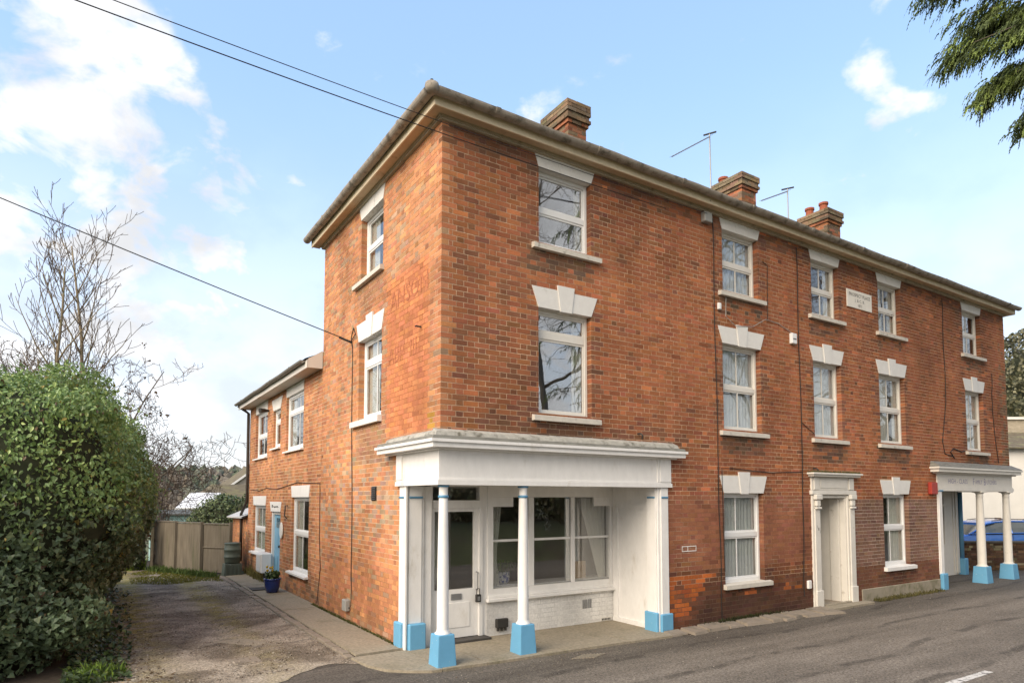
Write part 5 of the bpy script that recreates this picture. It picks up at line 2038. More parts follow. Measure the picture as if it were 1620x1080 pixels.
def build_leaves(name, V_, C_, material, parent, singles=0, single_name='leaf', sides=True):
    """joined foliage as stuff; the leaves that show largest become parts of their own"""
    n = len(V_)
    pick = np.zeros(n, bool)
    if singles:
        q, zz = proj(V_.reshape(-1, 3))
        q = q.reshape(n, 6, 2)
        A = np.zeros(n)
        for a, b in ((0, 1), (1, 2), (2, 3), (3, 4), (4, 5), (5, 0)):
            A += q[:, a, 0] * q[:, b, 1] - q[:, b, 0] * q[:, a, 1]
        A = np.abs(A) / 2
        ins = (q[..., 0].min(1) > 2) & (q[..., 0].max(1) < 1618) & (q[..., 1].min(1) > 2) & (q[..., 1].max(1) < 1078)
        A *= ins
        pick[np.argsort(-A)[:singles]] = True
        for i in np.nonzero(pick)[0]:
            mesh_obj(single_name, V_[i], [(0, 1, 2, 3), (0, 3, 4, 5)], material, parent, cols=[C_[i]] * 6)
    W = V_[~pick]
    f = np.array([(0, 1, 2, 3), (0, 3, 4, 5)])
    F_ = (f[None] + 6 * np.arange(len(W))[:, None, None]).reshape(-1, 4)
    o = mesh_obj(name, W.reshape(-1, 3), F_, material, parent, cols=np.repeat(C_[~pick], 6, axis=0))
    o['kind'] = 'stuff'
    return o


def blob_core(ells, k, parent, material=None, name='inner_growth'):
    mb = MB()
    for (c, r) in ells:
        n, m = 12, 8
        base = len(mb.v)
        for j in range(m + 1):
            ph = math.pi * j / m
            for i in range(n):
                th = 2 * math.pi * i / n
                w = 1 + .12 * nz3(c[0] + i, c[1] + j, 2, .9)
                mb.v.append((c[0] + r[0] * k * w * math.sin(ph) * math.cos(th), c[1] + r[1] * k * w * math.sin(ph) * math.sin(th), max(-.02, c[2] + r[2] * k * w * math.cos(ph))))
        for j in range(m):
            for i in range(n):
                a, b = base + j * n + i, base + j * n + (i + 1) % n
                mb.f.append((a, b, b + n, a + n))
    return mb.build(name, material or M_core, parent, smooth=True)


# ------------------------------------------------------------------ the ivy hedge on the left
hr = np.random.default_rng(5)
hedge = thing('ivy_hedge', 'huge bulging ivy-covered hedge at the left side of the lane', 'hedge', (-5.2, 5, 0))
ells = []
for y_ in (3.35, 4.9, 6.5, 8.2, 9.8):
    xm = -3.8 + .0686 * (y_ + 7.68)
    top = {3.35: 1.58, 4.9: 1.80, 6.5: 1.92, 8.2: 1.95, 9.8: 1.8}[y_]
    jx, jz = .10 * math.sin(y_ * 5.1), .14 * math.sin(y_ * 3.7 + 1)
    ells.append(((xm - 1.72 + jx, y_, 2.2 + jz), (1.62, 1.25, top)))
    ells.append(((xm - 3.6, y_ + .2, 2.35), (1.9, 1.7, top)))
    xb = -3.97 + .05 * (y_ - 1.8)
    ells.append(((xb - 1.45, y_ + .15, .75), (1.50, 1.75, 1.35)))
    ells.append(((xb - 3.4, y_ + .15, .75), (1.8, 1.75, 1.35)))
big = list(ells)
for i in range(260):
    c, r = big[hr.integers(len(big))]
    u = hr.normal(size=3)
    u /= np.linalg.norm(u)
    if u[0] < -.4 and u[2] < .2:
        continue
    p = np.array(c) + u * np.array(r) * (.86 + .20 * hr.random())
    if p[2] < .4 or p[0] > -3.35 + .05 * p[1] or (p[2] < 1.7 and p[0] > -3.85 + .04 * p[1] + .2 * p[2]):
        continue
    s = .22 + .36 * hr.random()
    ells.append((tuple(p), (s * 1.1, s * 1.1, s * .8)))
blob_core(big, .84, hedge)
vis = lambda p: (p[:, 0] > -6.8)
P_, N_ = ell_samples(ells, 1050, hr, .93, .02, .34, vis)
# cluster the leaves into sprays with gaps
g = np.array([mnoise.noise(Vector(p) * 2.6) for p in P_])
g2 = np.array([mnoise.noise(Vector(p) * 6.5 + Vector((9, 3, 1))) for p in P_])
k = (g > -.5) & (g2 + .55 * g > -.42)
P_, N_, g = P_[k], N_[k], g[k]
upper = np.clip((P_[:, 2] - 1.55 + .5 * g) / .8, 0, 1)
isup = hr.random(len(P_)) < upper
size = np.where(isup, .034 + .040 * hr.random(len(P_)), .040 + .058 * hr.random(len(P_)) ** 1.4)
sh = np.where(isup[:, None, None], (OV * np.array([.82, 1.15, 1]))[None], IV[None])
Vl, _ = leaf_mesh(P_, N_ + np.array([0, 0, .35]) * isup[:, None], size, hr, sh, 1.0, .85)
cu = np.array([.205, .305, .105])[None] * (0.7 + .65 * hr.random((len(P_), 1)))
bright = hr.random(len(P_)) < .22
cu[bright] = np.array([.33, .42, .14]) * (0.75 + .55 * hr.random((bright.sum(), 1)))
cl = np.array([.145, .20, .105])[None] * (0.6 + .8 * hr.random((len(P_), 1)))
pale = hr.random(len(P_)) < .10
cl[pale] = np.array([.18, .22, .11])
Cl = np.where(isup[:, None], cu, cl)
yel = hr.random(len(P_)) < .012
Cl[yel] = np.array([.34, .27, .06])
brn = hr.random(len(P_)) < .02
Cl[brn] = np.array([.13, .085, .045])
clump = np.array([mnoise.noise(Vector(p) * 1.1 + Vector((4, 8, 2))) for p in P_])
Cl = Cl * (1 + .45 * clump)[:, None]
# loose leading shoots break the outline
sp_, sn_, ss_, sc_ = [], [], [], []
cand = np.nonzero(isup & (N_[:, 2] > -.1))[0]
for i in hr.choice(cand, 800, replace=False):
    p, d = P_[i].copy(), N_[i] + hr.normal(0, .45, 3) + np.array([0, 0, .35])
    d /= np.linalg.norm(d)
    ln = .10 + .38 * hr.random() ** 2.2
    for t in np.linspace(.2, 1, int(5 + ln * 26)):
        sp_.append(p + d * ln * t + np.array([0, 0, -.25 * ln * t * t]) + hr.normal(0, .022, 3))
        sn_.append(d + hr.normal(0, .7, 3))
        ss_.append((.035 + .03 * hr.random()) * (1.1 - .4 * t))
        sc_.append(np.array([.20, .29, .09]) * (.5 + .7 * hr.random()))
Vs, _ = leaf_mesh(np.array(sp_), np.array(sn_), np.array(ss_), hr, OV, .7, .6)
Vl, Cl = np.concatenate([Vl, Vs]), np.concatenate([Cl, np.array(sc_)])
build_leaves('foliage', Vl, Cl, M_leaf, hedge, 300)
# low trailing ivy and litter at its foot
n = 3600
yy = 1.5 + hr.random(n) ** 1.35 * 9
pp = np.stack([-4.15 + .04 * yy + .7 * hr.random(n) ** 1.1, yy, .01 + .10 * hr.random(n) ** 2], 1)
k = hr.random(n) < np.clip(1.2 - (pp[:, 0] + 3.95) / .6, .1, 1)
pp = pp[k]
nn = np.tile([0.2, -.2, 1.], (len(pp), 1))
Vg, _ = leaf_mesh(pp, nn, .05 + .045 * hr.random(len(pp)), hr, OV, .2, .5)
Cg = np.array([.055, .085, .03])[None] * (.6 + .9 * hr.random((len(pp), 1)))
gi = hr.random(len(pp)) < .12
Cg[gi] = (.16, .22, .06)
o = build_leaves('ground_ivy', Vg, Cg, M_leaf, None)
tag(o, 'low trailing ivy leaves spilling along the foot of the hedge', 'ivy', kind='stuff')
# fallen leaves and grit
n = 2600
w = hr.random(n)
px_ = np.where(w < .62, -3.72 + .45 * np.abs(hr.normal(0, .6, n)), -3.6 + 2.9 * hr.random(n))
py_ = 1.0 + 10 * hr.random(n) ** 1.2
px_ = np.clip(px_, -4.5, -.9)
pp = np.stack([px_, py_, np.full(n, .008) + .008 * hr.random(n)], 1)
Vd, _ = leaf_mesh(pp, np.tile([0, 0, 1.], (n, 1)), np.where(w < .62, .022 + .035 * hr.random(n), .010 + .022 * hr.random(n)), hr, OV, .1, .18)
cset = np.array([(.16, .11, .06), (.10, .065, .035), (.26, .21, .14), (.33, .30, .24)])
Cd = cset[hr.integers(0, 4, n)] * (.7 + .6 * hr.random((n, 1)))
tag(build_leaves('leaf_litter', Vd, Cd, M_dryleaf, None), 'dry fallen leaves scattered along the lane edge', 'leaves', kind='stuff')
# loose stones on the lane and the road, lighter and darker than the surface
n = 9000
gx = -3.5 + 2.65 * hr.random(n)
gy = .9 + 9.5 * hr.random(n) ** 1.5
pp = np.stack([gx, gy, np.full(n, .006)], 1)
k = np.array([nz3(a, b_, 6, 1.3) for a, b_ in zip(gx, gy)]) + .25 * hr.random(n) > -.02
pp = pp[k]
Vd, _ = leaf_mesh(pp, np.tile([0, 0, 1.], (len(pp), 1)), .007 + .020 * hr.random(len(pp)) ** 2, hr, OV * np.array([1.3, 1, 2]), .1, .35)
gset = np.array([(.36, .31, .25), (.25, .21, .165), (.12, .10, .08), (.45, .41, .35), (.09, .07, .055)])
tag(build_leaves('gravel', Vd, gset[hr.integers(0, 5, len(pp))] * (.75 + .5 * hr.random((len(pp), 1))), M_dryleaf, None), 'loose gravel scattered over the old tarmac lane', 'gravel', kind='stuff')
n = 7000
pp = np.stack([-1.5 + 15 * hr.random(n) ** 1.2, -.2 - 4.6 * hr.random(n), np.full(n, .0)], 1)
Vd, _ = leaf_mesh(pp, np.tile([0, 0, 1.], (n, 1)), .006 + .012 * hr.random(n) ** 2, hr, OV * np.array([1.3, 1, 2]), .1, .3)
tag(build_leaves('road_chippings', Vd, gset[hr.integers(0, 5, n)] * (.6 + .5 * hr.random((n, 1))), M_dryleaf, None), 'stone chippings showing in the worn road surface', 'chippings', kind='stuff')
n = 900
pp = np.stack([-1 + 14 * hr.random(n), -.35 - 2.6 * hr.random(n) ** 2.2, np.full(n, .002)], 1)
Vd, _ = leaf_mesh(pp, np.tile([0, 0, 1.], (n, 1)), .006 + .016 * hr.random(n), hr, OV, .1, .15)
Cd = cset[hr.integers(0, 4, n)] * (.8 + .7 * hr.random((n, 1)))
tag(build_leaves('road_grit', Vd, Cd, M_dryleaf, None), 'pale grit and bits of leaf along the road edge', 'grit', kind='stuff')


def tuft_patch(name, label, area, n, h, c0, c1, r_, cat='grass', wd=.006):
    """area: function(rng)->(x,y,z,scale)"""
    V_, C_, F_ = [], [], []
    for i in range(n):
        x, y, z, s = area(r_)
        a = r_.random() * 6.283
        le = r_.normal(0, .4, 2)
        hh = h * s * (.5 + .8 * r_.random())
        dx, dy = wd * math.cos(a), wd * math.sin(a)
        b = len(V_)
        mx, my = x + le[0] * hh * .4, y + le[1] * hh * .4
        tx, ty = x + le[0] * hh, y + le[1] * hh
        V_ += [(x - dx, y - dy, z), (x + dx, y + dy, z), (mx + dx * .8, my + dy * .8, z + hh * .6), (mx - dx * .8, my - dy * .8, z + hh * .6), (tx, ty, z + hh), (tx + .001, ty, z + hh)]
        F_ += [(b, b + 1, b + 2, b + 3), (b + 3, b + 2, b + 5, b + 4)]
        t = r_.random()
        C_ += [tuple(c0[k] + (c1[k] - c0[k]) * t for k in range(3))] * 6
    o = mesh_obj(name, V_, F_, M_grass, None, cols=C_)
    return tag(o, label, cat, kind='stuff')


def moss_area(r_):
    while True:
        x, y = -3.0 + 2.1 * r_.random(), 10.6 + 4.6 * r_.random()
        if nz3(x, y, 4, .8) + .35 - .12 * abs(y - 12.8) - .25 * abs(x + 1.9) > 0:
            return x, y, .0, .6 + .6 * r_.random()


tuft_patch('moss_grass', 'patch of short yellow-green mossy grass at the end of the lane', moss_area, 5200, .035, (.11, .13, .025), (.20, .19, .04), hr, wd=.010)
tuft_patch('weeds', 'green weeds along the foot of the wooden fence', lambda r_: (lambda t: (-2.35 + 1.35 * t + r_.normal(0, .1), 15.2 - 2.9 * t + r_.normal(0, .12) - .2, .0, .5 + r_.random()))(r_.random()), 1500, .12, (.06, .10, .025), (.12, .17, .05), hr, 'weeds', .012)
tuft_patch('weeds', 'bright green leafy weeds beside the ivy-covered post', lambda r_: (-3.05 + .55 * r_.random(), 15.2 + 1.2 * r_.random(), .0, .6 + r_.random()), 700, .22, (.13, .22, .03), (.24, .32, .06), hr, 'weeds', .02)
tuft_patch('weeds', 'dry weeds at the foot of the cottage wall', lambda r_: (-.08 + .06 * r_.normal(), 9.9 + 2.4 * r_.random(), .05, .6 + r_.random()), 700, .16, (.14, .12, .04), (.22, .20, .07), hr, 'weeds', .008)
tuft_patch('weeds', 'dark moss and weeds under the ground floor window', lambda r_: (6.15 + .45 * r_.normal(), -.05 - .06 * r_.random(), .02, .4 + .6 * r_.random()), 1100, .10, (.025, .03, .012), (.05, .055, .02), hr, 'weeds', .010)
tuft_patch('weeds', 'straggling weeds along the cement plinth by the road', lambda r_: (10.3 + 3.0 * r_.random() ** 1.4, -.07 - .16 * r_.random(), .0, .4 + r_.random()), 650, .06, (.08, .08, .03), (.14, .12, .05), hr, 'weeds', .010)
tuft_patch('weeds', 'small tuft of bright grass at the hedge corner', lambda r_: (-3.72 + .12 * r_.normal(), 1.95 + .12 * r_.normal(), .0, .6 + r_.random()), 260, .10, (.10, .17, .03), (.20, .30, .05), hr, 'weeds', .012)
tuft_patch('weeds', 'line of moss along the foot of the orange side wall', lambda r_: (-.03 - .05 * r_.random(), 1.2 + 4.5 * r_.random(), .05, .3 + .6 * r_.random()), 1200, .04, (.07, .075, .025), (.12, .12, .04), hr, 'moss', .010)

# ------------------------------------------------------------------ bare trees
def bare_tree(name, label, base, height, r_, trunks=1, spread=.5, up=.5, r0=.09, levels=4, nb=(9, 7, 5), crook=.16, bark=None, group=None, lean=(0, 0), ratio=.55, first=.25, kids=(.55, .62, .6), minr=.0045, cat='tree'):
    th = thing(name, label, cat, base, 0, group)
    tr, cr = MB(), MB()

    def branch(p, d, length, rad, lev):
        n = 7 if lev == 0 else (5 if lev < 3 else 3)
        pts, rads = [p.copy()], [rad]
        q = p.copy()
        dd = d.copy()
        for i in range(n):
            dd = (dd + Vector(r_.normal(0, crook * (1 if lev else .45), 3)) + Vector((0, 0, up * .16 * (1 if lev else .3)))).normalized()
            q = q + dd * (length / n)
            pts.append(q.copy())
            rads.append(max(minr, rad * (1 - (.72 if lev else .80) * (i + 1) / n)))
        (tr if lev < 2 else cr).tube(pts, rads, 8 if lev == 0 else (5 if lev == 1 else 3), cap=lev < 2)
        if lev + 1 >= levels:
            return
        m = nb[min(lev, len(nb) - 1)]
        for k in range(m):
            t = first + (1 - first) * (k + .6 * r_.random()) / m if lev == 0 else .18 + .8 * (k + r_.random() * .7) / m
            t = min(t, .97)
            i = min(int(t * n), n - 1)
            a = pts[i].lerp(pts[i + 1], t * n - i)
            axis = (pts[i + 1] - pts[i]).normalized()
            az = k * 2.4 + r_.random() * 1.2
            side = axis.cross(Vector((math.cos(az), math.sin(az), .3))).normalized()
            nd = (axis * (1 - spread) + side * spread + Vector((0, 0, up * .15))).normalized()
            l2 = length * kids[min(lev, len(kids) - 1)] * (1 - .55 * t if lev == 0 else 1 - .35 * t) * (.75 + .5 * r_.random())
            r2 = max(minr, rads[i] * (ratio if lev else .5) * (.8 + .3 * r_.random()))
            branch(a, nd, l2, r2, lev + 1)
    for k in range(trunks):
        az = k * 2.6 + .6
        off = Vector((math.cos(az), math.sin(az), 0)) * (.16 if trunks > 1 else 0)
        d = Vector((lean[0] + off.x * .5, lean[1] + off.y * .5, 1)).normalized()
        branch(Vector(base) + off, d, height * (1 if k == 0 else .88), r0, 0)
    tr.build('trunk', bark or M_bark, th, smooth=True)
    cr.build('crown', M_twig, th)
    return th


tr_ = np.random.default_rng(31)
bare_tree('bare_tree', 'tall bare twin-stemmed sapling tree rising behind the ivy hedge', (-4.40, 11.6, 0), 9.0, tr_, 2, .50, .85, .085, 4, (22, 5, 3), .10, M_bark_pale, 'bare trees beyond the hedge', (-.01, 0), .42, .30, (.34, .50, .55), .0065)
bare_tree('bare_tree', 'rounded bare tree with arching twigs at the end of the lane', (-1.75, 18.3, 0), 5.4, tr_, 1, .80, .10, .13, 5, (13, 7, 5, 4), .24, M_bark, 'bare trees beyond the hedge', (.0, 0), .6, .30, (.62, .64, .62, .6), .0085)
bare_tree('bare_tree', 'bare bushy tree at the far left edge behind the hedge', (-6.3, 16.2, 0), 6.4, tr_, 2, .68, .3, .11, 5, (9, 6, 5, 3), .2, M_bark, 'bare trees beyond the hedge', (.05, 0), .6, .3, (.5, .6, .6, .6), .0085)
sap_t = bare_tree('sapling', 'thin leaning sapling with a few dead leaves above the hedge', (-3.9, 9.0, 0), 5.3, tr_, 1, .6, .35, .045, 4, (9, 5, 4), .2, M_bark, None, (.13, -.02), .6, .45, (.34, .5, .5), .005)
bare_tree('sapling', 'tangle of thin bare stems growing beside the ivy-covered post', (-2.45, 15.7, 0), 3.4, tr_, 3, .6, .35, .03, 4, (10, 6, 4), .22, M_bark, None, (.0, 0), .6, .15, (.45, .55, .5), .005)
# dead leaves hanging in the twigs
cl_pts = [(-3.0, 8.4, 5.55), (-2.95, 8.4, 5.2), (-2.9, 8.3, 4.85), (-3.3, 8.6, 4.5), (-2.75, 8.3, 4.45), (-2.95, 8.5, 4.05), (-2.7, 8.3, 4.05), (-2.55, 8.2, 4.0), (-3.35, 8.7, 4.0), (-3.15, 8.6, 3.9), (-2.2, 8.0, 3.5), (-3.2, 8.5, 4.9)]
pp, cc_ = [], []
for c in cl_pts:
    for i in range(5):
        pp.append(np.array(c) + tr_.normal(0, .035, 3))
pp = np.array(pp)
Vd, _ = leaf_mesh(pp, tr_.normal(size=pp.shape), .05 + .03 * tr_.random(len(pp)), tr_, OV, 1.2, .8)
Cd = np.array([.09, .065, .042])[None] * (.6 + .7 * tr_.random((len(pp), 1)))
build_leaves('dead_leaves', Vd, Cd, M_dryleaf, sap_t)


# ------------------------------------------------------------------ evergreen shrubs, fence, posts beyond the lane
def shrub(name, label, ells_, dens, sz, c0, c1, r_, cat='shrub', shape=OV, group=None, core=.85, jit=.55, zmin=-4, trunk=None):
    c = ells_[0][0]
    th = thing(name, label, cat, (c[0], c[1], min(e[0][2] - e[1][2] for e in ells_)), 0, group)
    es = list(ells_)
    for i in range(len(ells_) * 7):
        cc, rr = ells_[r_.integers(len(ells_))]
        u = r_.normal(size=3)
        u /= np.linalg.norm(u)
        s_ = (.22 + .2 * r_.random()) * min(rr)
        es.append((tuple(np.array(cc) + u * np.array(rr) * .92), (s_, s_, s_ * .8)))
    blob_core(ells_, core, th, name='inner_growth')
    P__, N__ = ell_samples(es, dens, r_, .92, zmin, .2 * min(ells_[0][1]))
    V_, _ = leaf_mesh(P__, N__, sz * (.7 + .6 * r_.random(len(P__))), r_, shape, .7, jit)
    C_ = np.array(c0)[None] + (np.array(c1) - np.array(c0))[None] * r_.random((len(P__), 1)) ** 1.6
    build_leaves('crown', V_, C_, M_leaf, th)
    if trunk:
        b = MB()
        b.tube(trunk[0], trunk[1], 8)
        b.build('trunk', M_bark, th)
    return th


sr = np.random.default_rng(77)
shrub('laurel_bush', 'glossy green rounded shrub growing behind the wooden fence', [((.05, 17.4, 1.0), (1.25, 1.1, 1.35)), ((.9, 17.0, .9), (.8, .8, 1.1))], 260, .085, (.07, .10, .035), (.30, .36, .16), sr)
shrub('climbing_shrub', 'leafy climber spilling over the lean-to roof', [((.75, 16.0, 1.6), (.7, .55, .75))], 190, .09, (.04, .06, .02), (.16, .19, .08), sr)
# ivy covered post
ip = thing('ivy_post', 'old timber post smothered in dark ivy at the fence end', 'post', (-2.55, 15.4, 0))
b = MB()
b.box(-2.60, -2.50, 15.35, 15.45, 0, 1.75, .006)
b.build('post', M_fence, ip)
P_, N_ = ell_samples([((-2.72, 15.3, .55), (.26, .3, .75)), ((-2.78, 15.4, 1.3), (.34, .36, .6)), ((-2.8, 15.4, 1.9), (.42, .4, .45))], 330, sr, .9, .02, .15)
Vl, _ = leaf_mesh(P_, N_, .06 + .05 * sr.random(len(P_)), sr, IV, 1, .5)
Cl = np.array([.03, .045, .02])[None] * (.6 + sr.random((len(P_), 1)))
build_leaves('ivy', Vl, Cl, M_leaf, ip)
b = MB()
b.box(-2.36, -2.29, 15.05, 15.12, 0, 1.3, .006)
tag(b.build('timber_post', M_fence, None), 'bare pale timber stake beside the ivy-covered post', 'post')

fpts = [(-.50, 12.55), (-1.15, 13.45), (-1.72, 14.6), (-2.28, 15.75)]
fence = thing('wooden_fence', 'weathered closeboard wooden fence closing the end of the lane', 'fence', (-1.4, 14.2, 0))
for i in range(3):
    a, b_ = Vector((*fpts[i], 0)), Vector((*fpts[i + 1], 0))
    d = (b_ - a)
    l = d.length
    d.normalize()
    nrm = Vector((-d.y, d.x, 0))
    if nrm.x > 0:
        nrm = -nrm
    n = int(l / .098)
    bw_ = l / n
    hgt = 1.42 + .02 * i
    for k in range(n):
        p0 = a + d * (k * bw_ + .004)
        p1 = a + d * ((k + 1) * bw_ - .002)
        t0, t1 = .012, .022
        lw = RG.normal(0, .006)
        m_ = MB()
        o0, o1 = nrm * (t0 + .004), nrm * (t1 + .004)
        z1 = hgt + RG.normal(0, .006)
        m_.hexa([tuple(p0 + Vector((0, 0, .04 + lw))), tuple(p1 + Vector((0, 0, .04 + lw))), tuple(p1 + o1 + Vector((0, 0, .04 + lw))), tuple(p0 + o0 + Vector((0, 0, .04 + lw))),
                 tuple(p0 + Vector((0, 0, z1))), tuple(p1 + Vector((0, 0, z1))), tuple(p1 + o1 + Vector((0, 0, z1))), tuple(p0 + o0 + Vector((0, 0, z1)))])
        m_.build('board', M_fence, fence)
    m_ = MB()
    q0, q1 = a - nrm * .02, b_ - nrm * .02
    m_.hexa([tuple(q0 + Vector((0, 0, hgt + .012))), tuple(q1 + Vector((0, 0, hgt + .012))), tuple(q1 + nrm * .07 + Vector((0, 0, hgt + .012))), tuple(q0 + nrm * .07 + Vector((0, 0, hgt + .012))),
             tuple(q0 + Vector((0, 0, hgt + .045))), tuple(q1 + Vector((0, 0, hgt + .045))), tuple(q1 + nrm * .07 + Vector((0, 0, hgt + .035))), tuple(q0 + nrm * .07 + Vector((0, 0, hgt + .035)))])
    m_.build('capping_rail', M_fence, fence)
    if i == 0:
        m_ = MB()
        c0, c1 = a + nrm * .03, b_ + nrm * .03
        m_.tube([tuple(c0 + Vector((0, 0, .75))), tuple(c1 + Vector((0, 0, .75)))], .022, 4)
        m_.build('rail', M_fence, fence)
for (x, y_) in fpts:
    m_ = MB()
    m_.box(x - .06, x + .03, y_ - .09, y_ - .0, 0, 1.50, .006)
    m_.build('post', M_fence, fence)
fence2 = thing('wooden_fence', 'further wooden fence panel glimpsed between hedge and ivy post', 'fence', (-3.2, 18.2, 0))
for k in range(14):
    m_ = MB()
    x = -3.75 + k * .10
    m_.box(x, x + .096, 18.2 - .01 * (k % 2), 18.22, .02, 1.15 + RG.normal(0, .008))
    m_.build('board', M_fence, fence2)

# water butt on its stand
wb = thing('water_butt', 'dark green ribbed plastic water butt on a stand by the fence', 'water butt', (-.52, 12.1, 0))
b = MB()
b.hexa([(-.77, 11.87, 0), (-.27, 11.87, 0), (-.27, 12.35, 0), (-.77, 12.35, 0), (-.74, 11.90, .36), (-.30, 11.90, .36), (-.30, 12.32, .36), (-.74, 12.32, .36)])
std = b.build('stand', M_butt, wb)
bm_bevel(std, .015)
for i in range(4):
    b = MB()
    b.box(-.73 + i * .115, -.68 + i * .115, 11.855, 11.872, .03, .33, .004)
    b.build('stand_rib', M_butt, wb)
b = MB()
b.lathe([(.185, .36), (.21, .42), (.215, .52), (.226, .53), (.226, .56), (.216, .57), (.218, .72), (.228, .73), (.228, .76), (.216, .77), (.212, .86), (.20, .90)], -.52, 12.1, 26)
b.build('barrel', M_butt, wb, smooth=True)
b = MB()
b.lathe([(.215, .895), (.222, .90), (.222, .925), (.20, .94), (.05, .955)], -.52, 12.1, 26)
b.build('lid', M_butt, wb, smooth=True)
# gas meter box
gm = thing('gas_meter_box', 'white gas meter box standing against the cottage wall', 'meter box', (-.15, 9.95, 0))
b = MB()
b.box(-.27, -.0, 9.58, 10.12, .30, .80, .025)
b.build('cabinet', M_upvc, gm)
b = MB()
b.box(-.285, -.271, 9.62, 10.08, .34, .76, .006)
b.build('lid', M_upvc, gm)
b = MB()
b.tube([(-.14, 9.75, -.01), (-.14, 9.75, .31)], .022, 8)
b.build('pipe', M_pipe, gm)
b = MB()
b.tube([(-.10, 9.95, -.01), (-.10, 9.95, .31)], .016, 8)
b.build('pipe', M_pipe, gm)
# plant pot by the blue door
pt = thing('blue_plant_pot', 'glazed dark blue pot of spring flowers by the pale blue door', 'plant pot', (-.36, 7.85, .05))
b = MB()
b.lathe([(.11, .0), (.13, .01), (.165, .14), (.178, .25), (.185, .285), (.192, .29), (.192, .32), (.175, .32), (.17, .29), (.15, .27)], -.36, 7.85, 26, .05)
b.build('pot', M_pot_blue, pt, smooth=True)
b = MB()
b.lathe([(.17, .27), (.1, .285), (.01, .29)], -.36, 7.85, 16, .05)
b.build('compost', M_soil, pt)
n = 170
a = sr.random(n) * 6.28
rad = .15 * np.sqrt(sr.random(n))
pp = np.stack([-.36 + rad * np.cos(a), 7.85 + rad * np.sin(a), .36 + .13 * sr.random(n)], 1)
Vl, _ = leaf_mesh(pp, np.stack([np.cos(a), np.sin(a), .5 + 0 * a], 1), .05 + .07 * sr.random(n), sr, OV, -1.1, .5)
build_leaves('leaves', Vl, np.array([.06, .10, .03])[None] * (.6 + .8 * sr.random((n, 1))), M_leaf, pt)
for i in range(6):
    a_ = sr.random() * 6.28
    x, y_ = -.36 + .12 * math.cos(a_), 7.85 + .12 * math.sin(a_)
    h = .48 + .12 * sr.random()
    b = MB()
    b.lathe([(.006, -.03), (.022, -.012), (.026, .01), (.016, .03), (.004, .035)], x, y_, 8, h + .05)
    b.c = [(.55, .38, .03)] * len(b.v)
    b.build('flower', M_leaf, pt, smooth=True)
b = MB()
b.box(-.68, -.24, 8.35, 8.78, .05, .066, .004)
tag(b.build('doormat', M_dark, None), 'dark doormat on the path by the blue door', 'doormat')
b = MB()
b.box(-.66, -.30, 8.85, 9.25, .05, .06, .003)
tag(b.build('drain_cover', M_kerb, None), 'small grey drain cover set in the path near the doormat', 'drain cover')

# ------------------------------------------------------------------ overhead wires
def span(name, pts3, r, label):
    """parabola through three points"""
    A, B, C = [np.array(p, float) for p in pts3]
    tB = np.linalg.norm(B - A) / (np.linalg.norm(B - A) + np.linalg.norm(C - B))
    out = []
    for i in range(61):
        t = i / 60
        l0 = (t - tB) * (t - 1) / (tB)
        l1 = t * (t - 1) / (tB * (tB - 1))
        l2 = t * (t - tB) / (1 - tB)
        out.append(tuple(A * l0 + B * l1 + C * l2))
    return cable(name, out, r, label, 'wire')


span('overhead_wire', [(5.2, -.10, 7.26), (-3.82, -.84, 6.82), (-24, -2.49, 7.4)], .005, 'upper of the two thin overhead wires crossing the sky to the eaves')
span('overhead_wire', [(4.2, -.06, 7.12), (-4.12, -.65, 6.82), (-24, -2.0, 7.8)], .0065, 'lower thicker wire of the pair crossing the sky to the eaves')
span('overhead_wire', [(-.02, 3.62, 5.03), (-5.21, 4.81, 6.84), (-22, 8.6, 13.5)], .009, 'single black wire from the side wall out over the hedge')
b = MB()
b.tube([(.0, 3.62, 5.0), (-.05, 3.62, 5.02), (-.22, 3.66, 5.09)], [.012, .016, .022], 8)
tag(b.build('wire_anchor', M_dark, None), 'black anchor clamp holding the side wall wire', 'clamp')
cable('wall_cable', [(-.03, 3.62, 5.0), (-.012, 3.4, 5.12), (-.012, 3.5, 5.25), (-.012, 3.62, 5.1), (-.012, 3.55, 4.9)], .008, 'small loop of black cable below the wire anchor')
span('overhead_wire', [(XL + .22, .2, 7.0), (24, 1.6, 7.1), (40, 5.6, 8.6)], .012, 'dark wire leaving the far right corner of the terrace')

# ------------------------------------------------------------------ right-hand background
RH = np.array([math.cos(YAW), -math.sin(YAW), 0])
FH = np.array([math.sin(YAW), math.cos(YAW), 0])


def at(lat, dep, z=0.0):
    p = np.array([CAM[0], CAM[1], 0]) + RH * lat + FH * dep
    return (float(p[0]), float(p[1]), z)


lw = thing('low_brick_wall', 'low dark old brick wall in front of the blue car', 'wall', at(16.0, 20, 0))
LWF = lambda u, d, z: tuple(np.array(at(13.4 + u, 19.95 + d, z)))


def lw_col(u, z, w, k):
    c = lerp3((.075, .048, .034), (.13, .075, .045), rng.random())
    if rng.random() < .12:
        c = (.20, .17, .11)
    return jitcol(c, .25)


